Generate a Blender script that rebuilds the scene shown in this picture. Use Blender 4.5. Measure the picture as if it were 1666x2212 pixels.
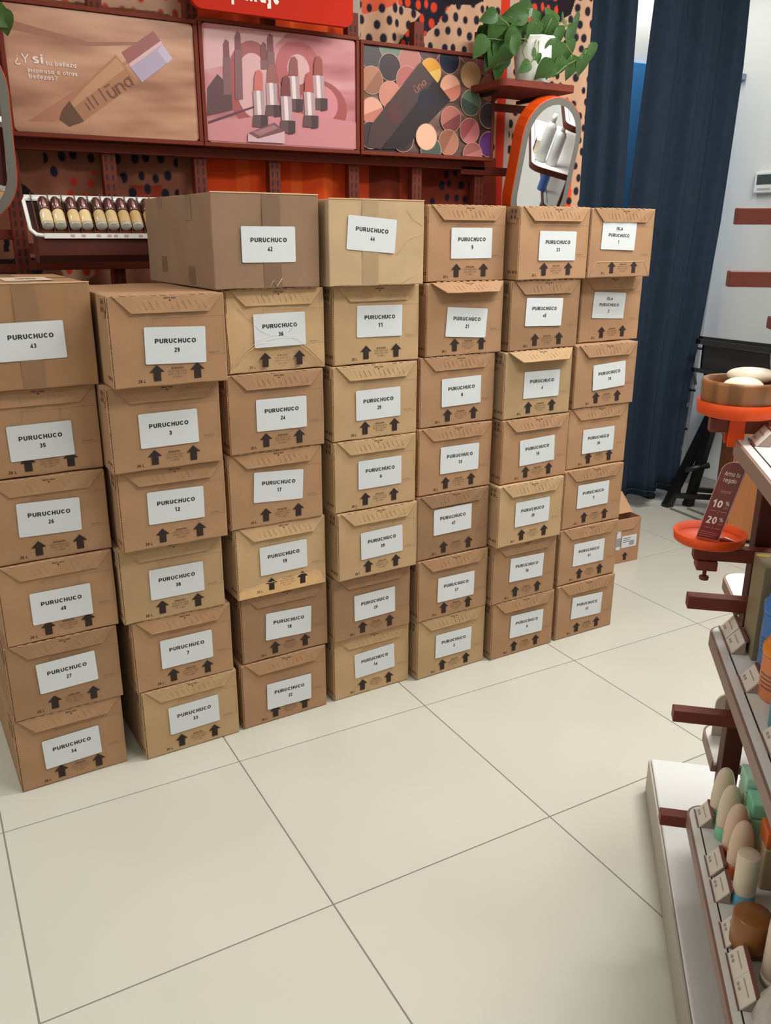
import bpy, bmesh, math, random
import numpy as np
from mathutils import Vector, Matrix
R = math.radians
for o in list(bpy.data.objects): bpy.data.objects.remove(o)
scn = bpy.context.scene
C = scn.collection
rnd = random.Random(7)

# ------------------------------------------------------------------ camera
F = 1818.0
YAW, PITCH, ROLL, CH = R(-29.23), R(18.32), R(0.22), 1.383
def _axes():
    cy, sy = math.cos(YAW), math.sin(YAW)
    f = Vector((-sy*math.cos(PITCH), cy*math.cos(PITCH), -math.sin(PITCH)))
    r = Vector((cy, sy, 0)); u = r.cross(f)
    return math.cos(ROLL)*r+math.sin(ROLL)*u, -math.sin(ROLL)*r+math.cos(ROLL)*u, f
RIGHT, UP, FWD = _axes()
C0 = Vector((0, 0, CH))
cam_d = bpy.data.cameras.new('camera')
cam_d.sensor_fit = 'HORIZONTAL'; cam_d.sensor_width = 36; cam_d.lens = F/1666*36
cam_d.clip_start = 0.02
cam = bpy.data.objects.new('camera', cam_d); C.objects.link(cam)
M = Matrix((RIGHT, UP, -FWD)).transposed().to_4x4(); M.translation = C0
cam.matrix_world = M
scn.camera = cam

# ------------------------------------------------------------------ light
scn.view_settings.view_transform = 'Standard'
scn.view_settings.look = 'None'
scn.view_settings.gamma = 1.0
scn.view_settings.use_curve_mapping = False
scn.view_settings.exposure = 0.0
w = bpy.data.worlds.new('room_ambient'); scn.world = w; w.use_nodes = True
w.node_tree.nodes['Background'].inputs[0].default_value = (1.0, 0.97, 0.93, 1)
w.node_tree.nodes['Background'].inputs[1].default_value = 0.38
def area(name, loc, sx, sy, power, col=(1, .985, .955), rot=(0, 0, 0)):
    l = bpy.data.lights.new(name, 'AREA'); l.shape = 'RECTANGLE'; l.size = sx; l.size_y = sy
    l.energy = power; l.color = col
    o = bpy.data.objects.new(name, l); C.objects.link(o); o.location = loc; o.rotation_euler = rot
    return o
area('ceiling_lamp_front', (1.5, 0.5, 2.86), 1.2, 0.5, 42)
area('ceiling_lamp_left', (-1.1, 1.9, 2.86), 1.0, 0.5, 24)
area('ceiling_lamp_middle', (2.3, 1.55, 2.86), 1.0, 0.5, 38)
area('ceiling_lamp_side', (-0.5, -1.0, 2.86), 1.2, 0.5, 24)
area('ceiling_lamp_corner', (2.9, 1.3, 2.86), 0.8, 0.4, 25)
# light of the back room, spilling out behind the curtain
area('back_room_lamp', (3.2, 3.2, 2.6), 0.9, 0.12, 6, (1, .97, .92))

# ------------------------------------------------------------------ helpers: a pixel of the photograph on a known plane
def ray(px, py): return RIGHT*((px-833)/F)+UP*((1106-py)/F)+FWD
def at(px, py, Y):
    d = ray(px, py); return C0+d*(Y/d.y)
def atX(px, py, X):
    d = ray(px, py); return C0+d*(X/d.x)
def atZ(px, py, Z):
    d = ray(px, py); return C0+d*((Z-CH)/d.z)

def lin(c):
    return c/12.92 if c <= .04045 else ((c+.055)/1.055)**2.4
def rgb(r, g, b): return (lin(r/255), lin(g/255), lin(b/255), 1)

# ------------------------------------------------------------------ materials
MATS = {}
def mat(name, col, rough=.55, metal=0, spec=.5, var=0, scale=40, bump=0, bscale=200, alpha=1, trans=0, objcol=False, stretch=None, coat=0, emit=0):
    if name in MATS: return MATS[name]
    m = bpy.data.materials.new(name); m.use_nodes = True; MATS[name] = m
    nt = m.node_tree; b = nt.nodes['Principled BSDF']
    b.inputs['Base Color'].default_value = col
    b.inputs['Roughness'].default_value = rough
    b.inputs['Metallic'].default_value = metal
    b.inputs['Specular IOR Level'].default_value = spec
    b.inputs['Transmission Weight'].default_value = trans
    b.inputs['Coat Weight'].default_value = coat
    b.inputs['Alpha'].default_value = alpha
    if emit:
        b.inputs['Emission Color'].default_value = col; b.inputs['Emission Strength'].default_value = emit
    src = None
    if objcol:
        oi = nt.nodes.new('ShaderNodeObjectInfo'); src = oi.outputs['Color']
    tc = nt.nodes.new('ShaderNodeTexCoord'); vec = tc.outputs['Object']
    if stretch:
        mp = nt.nodes.new('ShaderNodeMapping'); mp.inputs['Scale'].default_value = stretch
        nt.links.new(vec, mp.inputs['Vector']); vec = mp.outputs['Vector']
    if var:
        n = nt.nodes.new('ShaderNodeTexNoise'); n.inputs['Scale'].default_value = scale; n.inputs['Detail'].default_value = 6
        nt.links.new(vec, n.inputs['Vector'])
        mr = nt.nodes.new('ShaderNodeMapRange'); mr.inputs['From Min'].default_value = .3; mr.inputs['From Max'].default_value = .7
        mr.inputs['To Min'].default_value = 1-var; mr.inputs['To Max'].default_value = 1+var
        nt.links.new(n.outputs['Fac'], mr.inputs['Value'])
        mx = nt.nodes.new('ShaderNodeMix'); mx.data_type = 'RGBA'; mx.blend_type = 'MULTIPLY'; mx.inputs[0].default_value = 1
        if src: nt.links.new(src, mx.inputs[6])
        else: mx.inputs[6].default_value = col
        cmb = nt.nodes.new('ShaderNodeCombineColor')
        for i in range(3): nt.links.new(mr.outputs[0], cmb.inputs[i])
        nt.links.new(cmb.outputs[0], mx.inputs[7])
        src = mx.outputs[2]
    if src: nt.links.new(src, b.inputs['Base Color'])
    if bump:
        n2 = nt.nodes.new('ShaderNodeTexNoise'); n2.inputs['Scale'].default_value = bscale; n2.inputs['Detail'].default_value = 3
        nt.links.new(vec, n2.inputs['Vector'])
        bp = nt.nodes.new('ShaderNodeBump'); bp.inputs['Strength'].default_value = bump; bp.inputs['Distance'].default_value = .002
        nt.links.new(n2.outputs['Fac'], bp.inputs['Height']); nt.links.new(bp.outputs[0], b.inputs['Normal'])
    return m

CARD = mat('cardboard', rgb(176, 140, 108), .85, var=.09, scale=9, bump=.25, bscale=60, objcol=True, spec=.2)
CARDL = mat('cardboard_cut_edge', rgb(214, 180, 142), .9, spec=.2, var=.08, scale=60)
CARDD = mat('cardboard_flutes', rgb(92, 62, 42), .9, spec=.1)
EMB = mat('embossed_cardboard', rgb(192, 156, 124), .9, spec=.2)
TAPE = mat('brown_packing_tape', rgb(170, 128, 88), .32, spec=.5, var=.05, scale=12, objcol=True)
INK = mat('box_print_ink', rgb(54, 42, 38), .8, spec=.2)
INK2 = mat('box_print_faint', rgb(122, 94, 72), .8, spec=.2)
PAPER = mat('label_paper', rgb(206, 210, 212), .55, spec=.3, var=.015, scale=6)
BLACK = mat('label_black_ink', rgb(22, 22, 26), .5)
BROWN = mat('brown_lacquered_metal', rgb(110, 52, 40), .5, spec=.3, var=.05, scale=14)
FIXT = mat('fixture_red_brown', rgb(108, 46, 32), .6, spec=.2, var=.05, scale=14)
BROWND = mat('brown_slot_shadow', rgb(38, 16, 13), .7)
BROWNT = mat('taupe_shelf_rim', rgb(142, 112, 100), .5, var=.03, scale=14)
DARKBR = mat('dark_brown_lacquer', rgb(80, 36, 27), .55, spec=.25, var=.05, scale=14)
WHITE = mat('white_shelf_lacquer', rgb(232, 232, 228), .3, var=.01, scale=5)
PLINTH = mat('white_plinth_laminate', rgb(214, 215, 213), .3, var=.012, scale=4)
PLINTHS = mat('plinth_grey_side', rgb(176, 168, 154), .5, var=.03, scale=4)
GROOVE = mat('dark_groove', rgb(40, 34, 32), .6)
WALLW = mat('white_wall_paint', rgb(214, 216, 213), .75, var=.015, scale=3, bump=.05, bscale=300)
NAVY = mat('navy_curtain_cloth', rgb(34, 46, 60), .9, spec=.15, var=.1, scale=26, bump=.2, bscale=500)
ORANGE = mat('orange_lacquer', rgb(216, 74, 14), .5, spec=.3, var=.03, scale=12)
REDSIGN = mat('red_sign_board', rgb(186, 42, 24), .8, var=.02, scale=5, spec=.15)
LETTER = mat('pale_letters', rgb(238, 226, 220), .5)
POSTF = mat('poster_frame_brown', rgb(112, 46, 28), .6, spec=.2, var=.05, scale=12)
BLK = mat('black_plastic', rgb(13, 13, 16), .45, var=.1, scale=30)
ALU = mat('brushed_aluminium', rgb(176, 178, 180), .35, metal=.8, var=.05, scale=60, stretch=(1, 1, .05))
LEAF = mat('pothos_leaf', rgb(58, 92, 42), .38, var=.28, scale=16)
STEM = mat('pothos_stem', rgb(104, 118, 58), .5)
SOIL = mat('potting_soil', rgb(52, 38, 28), .95, var=.3, scale=60)
POT = mat('white_glazed_pot', rgb(224, 226, 218), .3)
MIRROR = mat('mirror_glass', (.9, .9, .9, 1), .01, metal=1)
BEVELG = mat('mirror_bevel_grey', rgb(108, 106, 99), .5)
CREAM = mat('cream_soap', rgb(240, 226, 200), .28, var=.02, scale=10)
WOOD = mat('acacia_wood', rgb(136, 86, 46), .4, var=.4, scale=9, stretch=(5, 5, .5))
WOODP = mat('orange_brown_wood', rgb(166, 104, 58), .45, var=.12, scale=9, stretch=(5, 5, .5))
GROUT = mat('floor_grout', rgb(128, 122, 112), .9)
TILE = mat('porcelain_floor_tile', rgb(193, 191, 178), .32, var=.035, scale=2.2, bump=.03, bscale=30)
CEIL = mat('ceiling_paint', rgb(225, 222, 215), .9)
BLUED = mat('blue_door_paint', rgb(52, 142, 214), .5)
MAROON = mat('maroon_card', rgb(118, 52, 50), .45, var=.03, scale=20)
ACRYL = mat('clear_acrylic_edge', rgb(206, 176, 168), .2)

# ------------------------------------------------------------------ mesh helpers
def mesh(name, V, Fc, mats, mi=None, smooth=False):
    me = bpy.data.meshes.new(name); me.from_pydata([tuple(v) for v in V], [], Fc)
    for m in (mats if isinstance(mats, (list, tuple)) else [mats]): me.materials.append(m)
    if mi is not None: me.polygons.foreach_set('material_index', mi)
    if smooth: me.polygons.foreach_set('use_smooth', [True]*len(me.polygons))
    me.update(); return me
class MB:
    def __init__(s): s.V = []; s.F = []; s.M = []; s.S = []
    def add(s, V, Fc, m=0, smooth=False):
        k = len(s.V); s.V += [tuple(v) for v in V]; s.F += [[i+k for i in f] for f in Fc]
        s.M += [m]*len(Fc); s.S += [smooth]*len(Fc); return s
    def xf(s, T):
        s.V = [tuple(T @ Vector(v)) for v in s.V]; return s
    def box(s, x0, x1, y0, y1, z0, z1, m=0):
        V = [(x, y, z) for x in (x0, x1) for y in (y0, y1) for z in (z0, z1)]
        return s.add(V, [(0, 1, 3, 2), (4, 6, 7, 5), (0, 4, 5, 1), (2, 3, 7, 6), (0, 2, 6, 4), (1, 5, 7, 3)], m)
    def rbox(s, x0, x1, y0, y1, z0, z1, r=.003, seg=2, m=0, fn=None, cr=2):
        V, Fc = rbox(x0, x1, y0, y1, z0, z1, r, seg, cr)
        if fn: V = [fn(*v) for v in V]
        return s.add(V, Fc, m, True)
    def prism(s, poly, y0, y1, m=0, axes='xz'):
        n = len(poly)
        def mk(a, b, c): return (a, c, b) if axes == 'xz' else ((a, b, c) if axes == 'xy' else (c, a, b))
        V = [mk(a, b, y0) for a, b in poly]+[mk(a, b, y1) for a, b in poly]
        Fc = [list(range(n)), list(range(2*n-1, n-1, -1))]+[[i, i+n, (i+1) % n+n, (i+1) % n] for i in range(n)]
        return s.add(V, Fc, m)
    def flat(s, poly, y=0, m=0):
        return s.add([(a, y, b) for a, b in poly], [list(range(len(poly)))], m)
    def lathe(s, prof, seg=32, c=(0, 0, 0), sx=1, sy=1, m=0, fn=None):
        V = []; Fc = []
        for (r, z) in prof:
            for i in range(seg):
                a = 2*math.pi*i/seg
                rr = fn(r, z, a) if fn else r
                V.append((c[0]+rr*sx*math.cos(a), c[1]+rr*sy*math.sin(a), c[2]+z))
        for j in range(len(prof)-1):
            for i in range(seg):
                Fc.append([j*seg+i, j*seg+(i+1) % seg, (j+1)*seg+(i+1) % seg, (j+1)*seg+i])
        if prof[0][0] > 0: Fc.append(list(range(seg-1, -1, -1)))
        if prof[-1][0] > 0: Fc.append([(len(prof)-1)*seg+i for i in range(seg)])
        return s.add(V, Fc, m, True)
    def tube(s, P, r, seg=8, m=0):
        P = [Vector(p) for p in P]; V = []; Fc = []; n = len(P)
        rs = r if isinstance(r, (list, tuple)) else [r]*n
        for i, p in enumerate(P):
            t = (P[min(i+1, n-1)]-P[max(i-1, 0)]).normalized()
            a = t.orthogonal().normalized() if i == 0 else (a-t*a.dot(t)).normalized()
            b = t.cross(a)
            V += [p+(a*math.cos(2*math.pi*k/seg)+b*math.sin(2*math.pi*k/seg))*rs[i] for k in range(seg)]
        for i in range(n-1):
            for k in range(seg): Fc.append([i*seg+k, i*seg+(k+1) % seg, (i+1)*seg+(k+1) % seg, (i+1)*seg+k])
        Fc += [list(range(seg-1, -1, -1)), [(n-1)*seg+k for k in range(seg)]]
        return s.add(V, Fc, m, True)
    def bar(s, a, b, wd, ht, m=0, up=(0, 0, 1)):
        a = Vector(a); b = Vector(b); t = (b-a).normalized(); u = Vector(up); sd = t.cross(u).normalized(); u = sd.cross(t)
        V = [p+sd*(wd/2*i)+u*(ht/2*j) for p in (a, b) for i in (-1, 1) for j in (-1, 1)]
        return s.add(V, [(0, 1, 3, 2), (4, 6, 7, 5), (0, 4, 5, 1), (2, 3, 7, 6), (0, 2, 6, 4), (1, 5, 7, 3)], m)
    def text(s, body, x, z, h=None, wid=None, y=0, bold=0, m=0, align='C', rot=0, fn=None):
        V, Fc, (x0, x1) = glyphs(body, bold)
        k = h if h else 1; kx = k
        if wid: kx = wid/(x1-x0)
        if not h: k = kx
        off = {'C': (x0+x1)/2, 'L': x0, 'R': x1}[align]
        cr, sr = math.cos(rot), math.sin(rot); out = []
        for (a, b, lift) in V:      # strokes that cross lie a hair apart
            a = (a-off)*kx; b = (b-.5)*k
            A = x+a*cr-b*sr; B = z+a*sr+b*cr
            out.append(fn(A, B, lift) if fn else (A, y-lift, B))
        return s.add(out, Fc, m)
    def mesh(s, name, mats):
        me = mesh(name, s.V, s.F, mats, s.M); me.polygons.foreach_set('use_smooth', s.S)
        bm = bmesh.new(); bm.from_mesh(me); bmesh.ops.remove_doubles(bm, verts=bm.verts, dist=1e-6)
        bmesh.ops.recalc_face_normals(bm, faces=bm.faces); bm.to_mesh(me); bm.free(); return me
    def obj(s, name, mats, parent=None): return obj(name, s.mesh(name, mats), parent)
def rbox(x0, x1, y0, y1, z0, z1, r, seg, cr=2):
    lo = (x0, y0, z0); hi = (x1, y1, z1)
    r = min(r, (x1-x0)/2.01, (y1-y0)/2.01, (z1-z0)/2.01)
    def ticks(a, b):
        L = [a+r*i/cr for i in range(cr)]
        n = seg if b-a > 4*r else 1; e = r*.35 if b-a > 4*r else 0
        if e: L += [a+r]+[a+r+e+(b-a-2*r-2*e)*i/n for i in range(n+1)]+[b-r]
        else: L += [a+r+(b-a-2*r)*i/n for i in range(n+1)]
        L += [b-r+r*(i+1)/cr for i in range(cr)]
        return L
    T = [ticks(lo[i], hi[i]) for i in range(3)]
    V = []; Fc = []; idx = {}
    def vid(p):
        k = tuple(round(c, 7) for c in p)
        if k not in idx:
            q = Vector([min(max(p[i], lo[i]+r), hi[i]-r) for i in range(3)]); d = Vector(p)-q
            if d.length > 1e-9: d = d.normalized()*r
            idx[k] = len(V); V.append(tuple(q+d))
        return idx[k]
    for ax in range(3):
        a, b = [(1, 2), (2, 0), (0, 1)][ax]
        for side in (0, 1):
            for i in range(len(T[a])-1):
                for j in range(len(T[b])-1):
                    q = []
                    for (ii, jj) in ((i, j), (i+1, j), (i+1, j+1), (i, j+1)):
                        p = [0, 0, 0]; p[ax] = hi[ax] if side else lo[ax]; p[a] = T[a][ii]; p[b] = T[b][jj]; q.append(vid(p))
                    Fc.append(q if side else q[::-1])
    return V, Fc
# ------------------------------------------------------------------ own stroke lettering (grotesque sans), cap height 1
def _arc(cx, cy, rx, ry, a0, a1, n=None):
    n = n or max(4, int(abs(a1-a0)/20)); return [(cx+rx*math.cos(R(a0+(a1-a0)*i/n)), cy+ry*math.sin(R(a0+(a1-a0)*i/n))) for i in range(n+1)]
def _glyph(c, s):
    h = s/2; X = .74; t = 1-h; A = _arc
    if c == ' ': return [], .30
    if c in 'ãçóéū':
        b, w_ = _glyph({'ã': 'a', 'ç': 'c', 'ó': 'o', 'é': 'e', 'ū': 'u'}[c], s); m = w_/2-.05
        if c == 'ã': b = b+[[(m-.17, .87), (m-.07, .94), (m+.06, .87), (m+.17, .94)]]
        elif c == 'ç': b = b+[[(m, 0), (m+.03, -.10), (m-.06, -.18)]]
        elif c == 'ū': b = b+[[(m-.2, 1.02), (m+.2, 1.02)]]
        else: b = b+[[(m-.03, .84), (m+.10, 1.0)]]
        return b, w_
    G = {
     'I': lambda: ([[(h, 0), (h, 1)]], s),
     'L': lambda: ([[(h, 1), (h, h), (.58, h)]], .58),
     'P': lambda: ([[(h, 0), (h, t), (.38, t)]+A(.38, (t+.42)/2, .30-h+.02, (t-.42)/2, 80, -80)+[(.38, .42), (h, .42)]], .70),
     'R': lambda: ([[(h, 0), (h, t), (.38, t)]+A(.38, (t+.46)/2, .30-h+.02, (t-.46)/2, 80, -80)+[(.38, .46), (h, .46)], [(.38, .46), (.66, .0)]], .74),
     'U': lambda: ([[(h, 1)]+A(.35, .35, .35-h, .35-h, 180, 360)+[(.70-h, 1)]], .70),
     'C': lambda: ([A(.38, .5, .38-h, .5-h, 38, 322)], .74),
     'H': lambda: ([[(h, 0), (h, 1)], [(.70-h, 0), (.70-h, 1)], [(h, .52), (.70-h, .52)]], .70),
     'O': lambda: ([A(.40, .5, .40-h, .5-h, 0, 360)], .80),
     'S': lambda: ([A(.33, (t+.52)/2, .29-h+.02, (t-.52)/2, 25, 270)+A(.33, (.52+h)/2, .33-h, (.52-h)/2, 85, -155)], .66),
     'A': lambda: ([[(h*.7, 0), (.36, t)], [(.36, t), (.72-h*.7, 0)], [(.16, .30), (.56, .30)]], .72),
     'M': lambda: ([[(h, 0), (h, t), (.42, .12), (.84-h, t), (.84-h, 0)]], .84),
     'E': lambda: ([[(.56, t), (h, t), (h, h), (.58, h)], [(h, .53), (.52, .53)]], .60),
     'F': lambda: ([[(.56, t), (h, t), (h, 0)], [(h, .50), (.50, .50)]], .57),
     'N': lambda: ([[(h, 0), (h, t), (.68-h, h), (.68-h, 1)]], .68),
     'B': lambda: ([[(h, h), (h, t), (.34, t)]+A(.34, (t+.53)/2, .26, (t-.53)/2, 80, -80)+[(h, .53)], [(.36, .53)]+A(.36, (.53+h)/2, .30, (.53-h)/2, 80, -80)+[(h, h)]], .68),
     'D': lambda: ([[(h, h), (h, t), (.26, t)]+A(.26, .5, .44-h, .5-h, 80, -80)+[(h, h)]], .72),
     'T': lambda: ([[(0, t), (.62, t)], [(.31, t), (.31, 0)]], .62),
     'V': lambda: ([[(h*.6, 1), (.34, h), (.68-h*.6, 1)]], .68),
     'Y': lambda: ([[(h*.6, 1), (.34, .45), (.68-h*.6, 1)], [(.34, .45), (.34, 0)]], .68),
     '0': lambda: ([A(.29, .5, .29-h, .5-h, 0, 360)], .58),
     '1': lambda: ([[(.06, .74), (.20, .80), (.32, .97), (.32, 0)]], .46),
     '2': lambda: ([A(.29, .71, .28-h, .29-h, 165, -30)+[(h, h), (.57, h)]], .58),
     '3': lambda: ([A(.27, (t+.53)/2, .26-h+.02, (t-.53)/2, 155, -85)+[(.20, .53)], [(.20, .53)]+A(.27, (.53+h)/2, .29-h, (.53-h)/2, 85, -155)], .57),
     '4': lambda: ([[(.42, 0), (.42, t), (h*.8, .27), (.59, .27)]], .60),
     '5': lambda: ([[(.53, t), (.16, t), (.11, .50)]+A(.28, .34, .29-h, .34-h, 125, -155)], .57),
     '6': lambda: ([A(.29, .33, .29-h, .33-h, 0, 360), A(.35, .42, .35-h, .58-h, 180, 62)], .58),
     '7': lambda: ([[(h*.4, t), (.55, t), (.36, .45), (.22, 0)]], .57),
     '8': lambda: ([A(.29, (t+.53)/2, .26-h, (t-.53)/2, 0, 360), A(.29, (.53+h)/2, .29-h, (.53-h)/2, 0, 360)], .58),
     '9': lambda: ([A(.29, .67, .29-h, .33-h, 0, 360), A(.23, .58, .35-h, .58-h, 0, -118)], .58),
     '%': lambda: ([A(.20, .75, .20-h, .25-h, 0, 360), A(.70, .25, .20-h, .25-h, 0, 360), [(.66, 1), (.24, 0)]], .92),
     '&': lambda: ([[(.66, 0), (.20, .66)]+A(.30, .80, .16-h*.4, .20-h, 210, -40)+[(.18, .46)]+A(.26, .27, .26-h, .27-h, 130, 300)+[(.50, .16), (.62, .42)]], .70),
     '¿': lambda: ([[(.27, .50), (.27, .34), (.10, .12)]+A(.27, -.03, .25-h, .24-h, 160, 350), [(.27, .66), (.27, .66+s)]], .54),
     '?': lambda: ([A(.27, .74, .27-h, .26-h, 170, -40)+[(.27, .42), (.27, .27)], [(.27, 0), (.27, s)]], .54),
     ',': lambda: ([[(h, s), (h*.6, -.14)]], s),
     '.': lambda: ([[(h, 0), (h, s)]], s),
     'a': lambda: ([A(.27, X/2, .27-h, X/2-h, 0, 360), [(.54-h, X), (.54-h, 0)]], .56),
     'b': lambda: ([A(.29, X/2, .27-h, X/2-h, 0, 360), [(h, 1), (h, 0)]], .56),
     'c': lambda: ([A(.27, X/2, .27-h, X/2-h, 45, 315)], .50),
     'd': lambda: ([A(.27, X/2, .27-h, X/2-h, 0, 360), [(.54-h, 1), (.54-h, 0)]], .56),
     'e': lambda: ([[(h, X/2), (.54-h, X/2)]+A(.27, X/2, .27-h, X/2-h, 0, 318)], .54),
     'f': lambda: ([[(.34, t), (.24, t), (.16, .86), (.16, 0)], [(0, X-h), (.32, X-h)]], .32),
     'g': lambda: ([A(.27, X/2, .27-h, X/2-h, 0, 360), [(.54-h, X), (.54-h, 0)]+A(.29, -.04, .25-h, .20-h, 0, -150)], .56),
     'h': lambda: ([[(h, 1), (h, 0)], [(h, .40)]+A(.27, X-.29, .27-h, .29-h, 170, 0)+[(.54-h, 0)]], .54),
     'i': lambda: ([[(h, X), (h, 0)], [(h, 1-s), (h, 1)]], s),
     'j': lambda: ([[(.12, X), (.12, -.10), (.0, -.20+h), (-.06, -.20+h)], [(.12, 1-s), (.12, 1)]], .12+h),
     'l': lambda: ([[(h, 1), (h, 0)]], s),
     'm': lambda: ([[(h, X), (h, 0)], [(h, .40)]+A(.24, X-.24, .24-h, .24-h, 170, 0)+[(.48-h, 0)], [(.48-h, .40)]+A(.72-h*2, X-.24, .24-h, .24-h, 170, 0)+[(.96-h*3, 0)]], .96-h*2),
     'n': lambda: ([[(h, X), (h, 0)], [(h, .40)]+A(.27, X-.29, .27-h, .29-h, 170, 0)+[(.54-h, 0)]], .54),
     'o': lambda: ([A(.28, X/2, .28-h, X/2-h, 0, 360)], .56),
     'p': lambda: ([A(.29, X/2, .27-h, X/2-h, 0, 360), [(h, X), (h, -.22)]], .56),
     'q': lambda: ([A(.27, X/2, .27-h, X/2-h, 0, 360), [(.54-h, X), (.54-h, -.22)]], .56),
     'r': lambda: ([[(h, X), (h, 0)], [(h, .42), (.16, X-h*1.3), (.33, X-h)]], .33),
     's': lambda: ([A(.24, X*.74-h*.4, .21-h+.02, X*.26-h*.6, 25, 270)+A(.24, X*.26+h*.1, .24-h, X*.26-h*.6, 85, -155)], .48),
     't': lambda: ([[(.14, .96), (.14, .12), (.22, h), (.34, h)], [(0, X-h), (.32, X-h)]], .34),
     'u': lambda: ([[(h, X)]+A(.27, .29, .27-h, .29-h, 180, 350)+[(.54-h, .40)], [(.54-h, X), (.54-h, 0)]], .54),
     'v': lambda: ([[(h*.6, X), (.25, h), (.50-h*.6, X)]], .50),
     'w': lambda: ([[(h*.6, X), (.2, h), (.38, X*.9), (.56, h), (.76-h*.6, X)]], .76),
     'z': lambda: ([[(0, X-h), (.44, X-h), (.04, h), (.46, h)]], .46),
    }
    return G[c]() if c in G else ([[(h, 0), (h, X)]], .3)
_gl = {}
def glyphs(body, bold):
    """outlines of a line of lettering: vertices, faces, extent; bold = stroke weight over the light weight"""
    k = (body, bold)
    if k in _gl: return _gl[k]
    s = .105+bold*3.6; gap = .105 if not bold else .13; V = []; Fc = []; x = 0
    for c in body:
        paths, adv = _glyph(c, s)
        for pi, P in enumerate(paths):
            Q = [P[0]]
            for p in P[1:]:
                if math.hypot(p[0]-Q[-1][0], p[1]-Q[-1][1]) > 1e-4: Q.append(p)
            closed = len(Q) > 3 and math.hypot(Q[0][0]-Q[-1][0], Q[0][1]-Q[-1][1]) < 1e-3
            if closed: Q = Q[:-1]
            n = len(Q); b0 = len(V)
            for i in range(n):
                a = Q[(i-1) % n] if (closed or i > 0) else None; b = Q[(i+1) % n] if (closed or i < n-1) else None
                def nd(u, v):
                    d = math.hypot(v[0]-u[0], v[1]-u[1]); return ((v[0]-u[0])/d, (v[1]-u[1])/d)
                d1 = nd(a, Q[i]) if a else nd(Q[i], b); d2 = nd(Q[i], b) if b else d1
                mx, my = -(d1[1]+d2[1]), d1[0]+d2[0]; ml = math.hypot(mx, my) or 1; mx /= ml; my /= ml
                cs = max(.5, mx*-d1[1]+my*d1[0]); e = s/2/cs
                V += [(x+Q[i][0]+mx*e, Q[i][1]+my*e, pi*4e-5), (x+Q[i][0]-mx*e, Q[i][1]-my*e, pi*4e-5)]
            for i in range(n if closed else n-1):
                j = (i+1) % n; Fc.append([b0+2*i, b0+2*i+1, b0+2*j+1, b0+2*j])
        x += adv+gap
    xs = [v[0] for v in V] or [0, 1]
    _gl[k] = (V, Fc, (min(xs), max(xs))); return _gl[k]
def obj(name, me, parent=None):
    o = bpy.data.objects.new(name, me); C.objects.link(o)
    if parent: o.parent = parent
    return o
def tag(o, label=None, cat=None, group=None, kind=None):
    if label: o['label'] = label
    if cat: o['category'] = cat
    if group: o['group'] = group
    if kind: o['kind'] = kind
    return o
def thing(name, label, cat, loc=(0, 0, 0), rz=0, group=None):
    o = bpy.data.objects.new(name, None); C.objects.link(o); o.location = loc; o.rotation_euler = (0, 0, rz)
    o.empty_display_size = .05
    return tag(o, label, cat, group)
def dup(root, loc, rz=None, label=None, group=None):
    r = root.copy(); C.objects.link(r); r.location = loc
    if rz is not None: r.rotation_euler[2] = rz
    if label: r['label'] = label
    if group: r['group'] = group
    for ch in list(root.children):
        c = ch.copy(); C.objects.link(c); c.parent = r
        for g in list(ch.children):
            d = g.copy(); C.objects.link(d); d.parent = c
    return r
def rrect(cx, cz, w_, h_, r, n=4):
    P = []
    for (sx, sz, a0) in ((1, 1, 0), (-1, 1, 90), (-1, -1, 180), (1, -1, 270)):
        for i in range(n+1):
            a = R(a0+90*i/n); P.append((cx+sx*(w_/2-r)+r*math.cos(a), cz+sz*(h_/2-r)+r*math.sin(a)))
    return P
def disc(cx, cz, rx, rz=None, n=24, a0=0, a1=360):
    rz = rz or rx
    return [(cx+rx*math.cos(R(a0+(a1-a0)*i/n)), cz+rz*math.sin(R(a0+(a1-a0)*i/n))) for i in range(n if a1-a0 == 360 else n+1)]

# ------------------------------------------------------------------ the room
XL, XR, YF, YB, ZC = -2.2, 3.87, -2.4, 3.36, 2.95
def struct(name, mb, mats, parent=None):
    o = mb.obj(name, mats, parent)
    if not parent: o['kind'] = 'structure'
    return o
floor = struct('floor', MB().box(XL, XR, YF, YB, -.06, -.0014), GROUT)
struct('ceiling', MB().box(XL, XR, YF, YB, ZC, ZC+.05), CEIL)
struct('wall_back', MB().box(XL, XR, YB, YB+.06, 0, ZC), WALLW)
struct('wall_right', MB().box(XR, XR+.06, YF, YB, 0, ZC), WALLW)
struct('wall_left', MB().box(XL-.06, XL, YF, YB, 0, ZC), WALLW)
struct('wall_front', MB().box(XL, XR, YF-.06, YF, 0, ZC), WALLW)
# porcelain tiles, one object each
TX, TY, OX, OY, G = .600, .595, .620, .930+.998, .0034
tile_me = {}
i0 = math.floor((XL-OX)/TX); i1 = math.ceil((XR-OX)/TX); j0 = math.floor((YF-OY)/TY); j1 = math.ceil((YB-OY)/TY)
for i in range(i0, i1):
    for j in range(j0, j1):
        a0, a1 = max(OX+i*TX+G/2, XL), min(OX+(i+1)*TX-G/2, XR); b0, b1 = max(OY+j*TY+G/2, YF), min(OY+(j+1)*TY-G/2, YB)
        if a1-a0 < .01 or b1-b0 < .01: continue
        k = (round(a1-a0, 4), round(b1-b0, 4))
        if k not in tile_me:
            tile_me[k] = MB().rbox(-k[0]/2, k[0]/2, -k[1]/2, k[1]/2, -.006, 0, .0006, 1, cr=1).mesh('tile', TILE)
        t = obj('tile', tile_me[k], floor); t.location = ((a0+a1)/2, (b0+b1)/2, 0)
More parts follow.
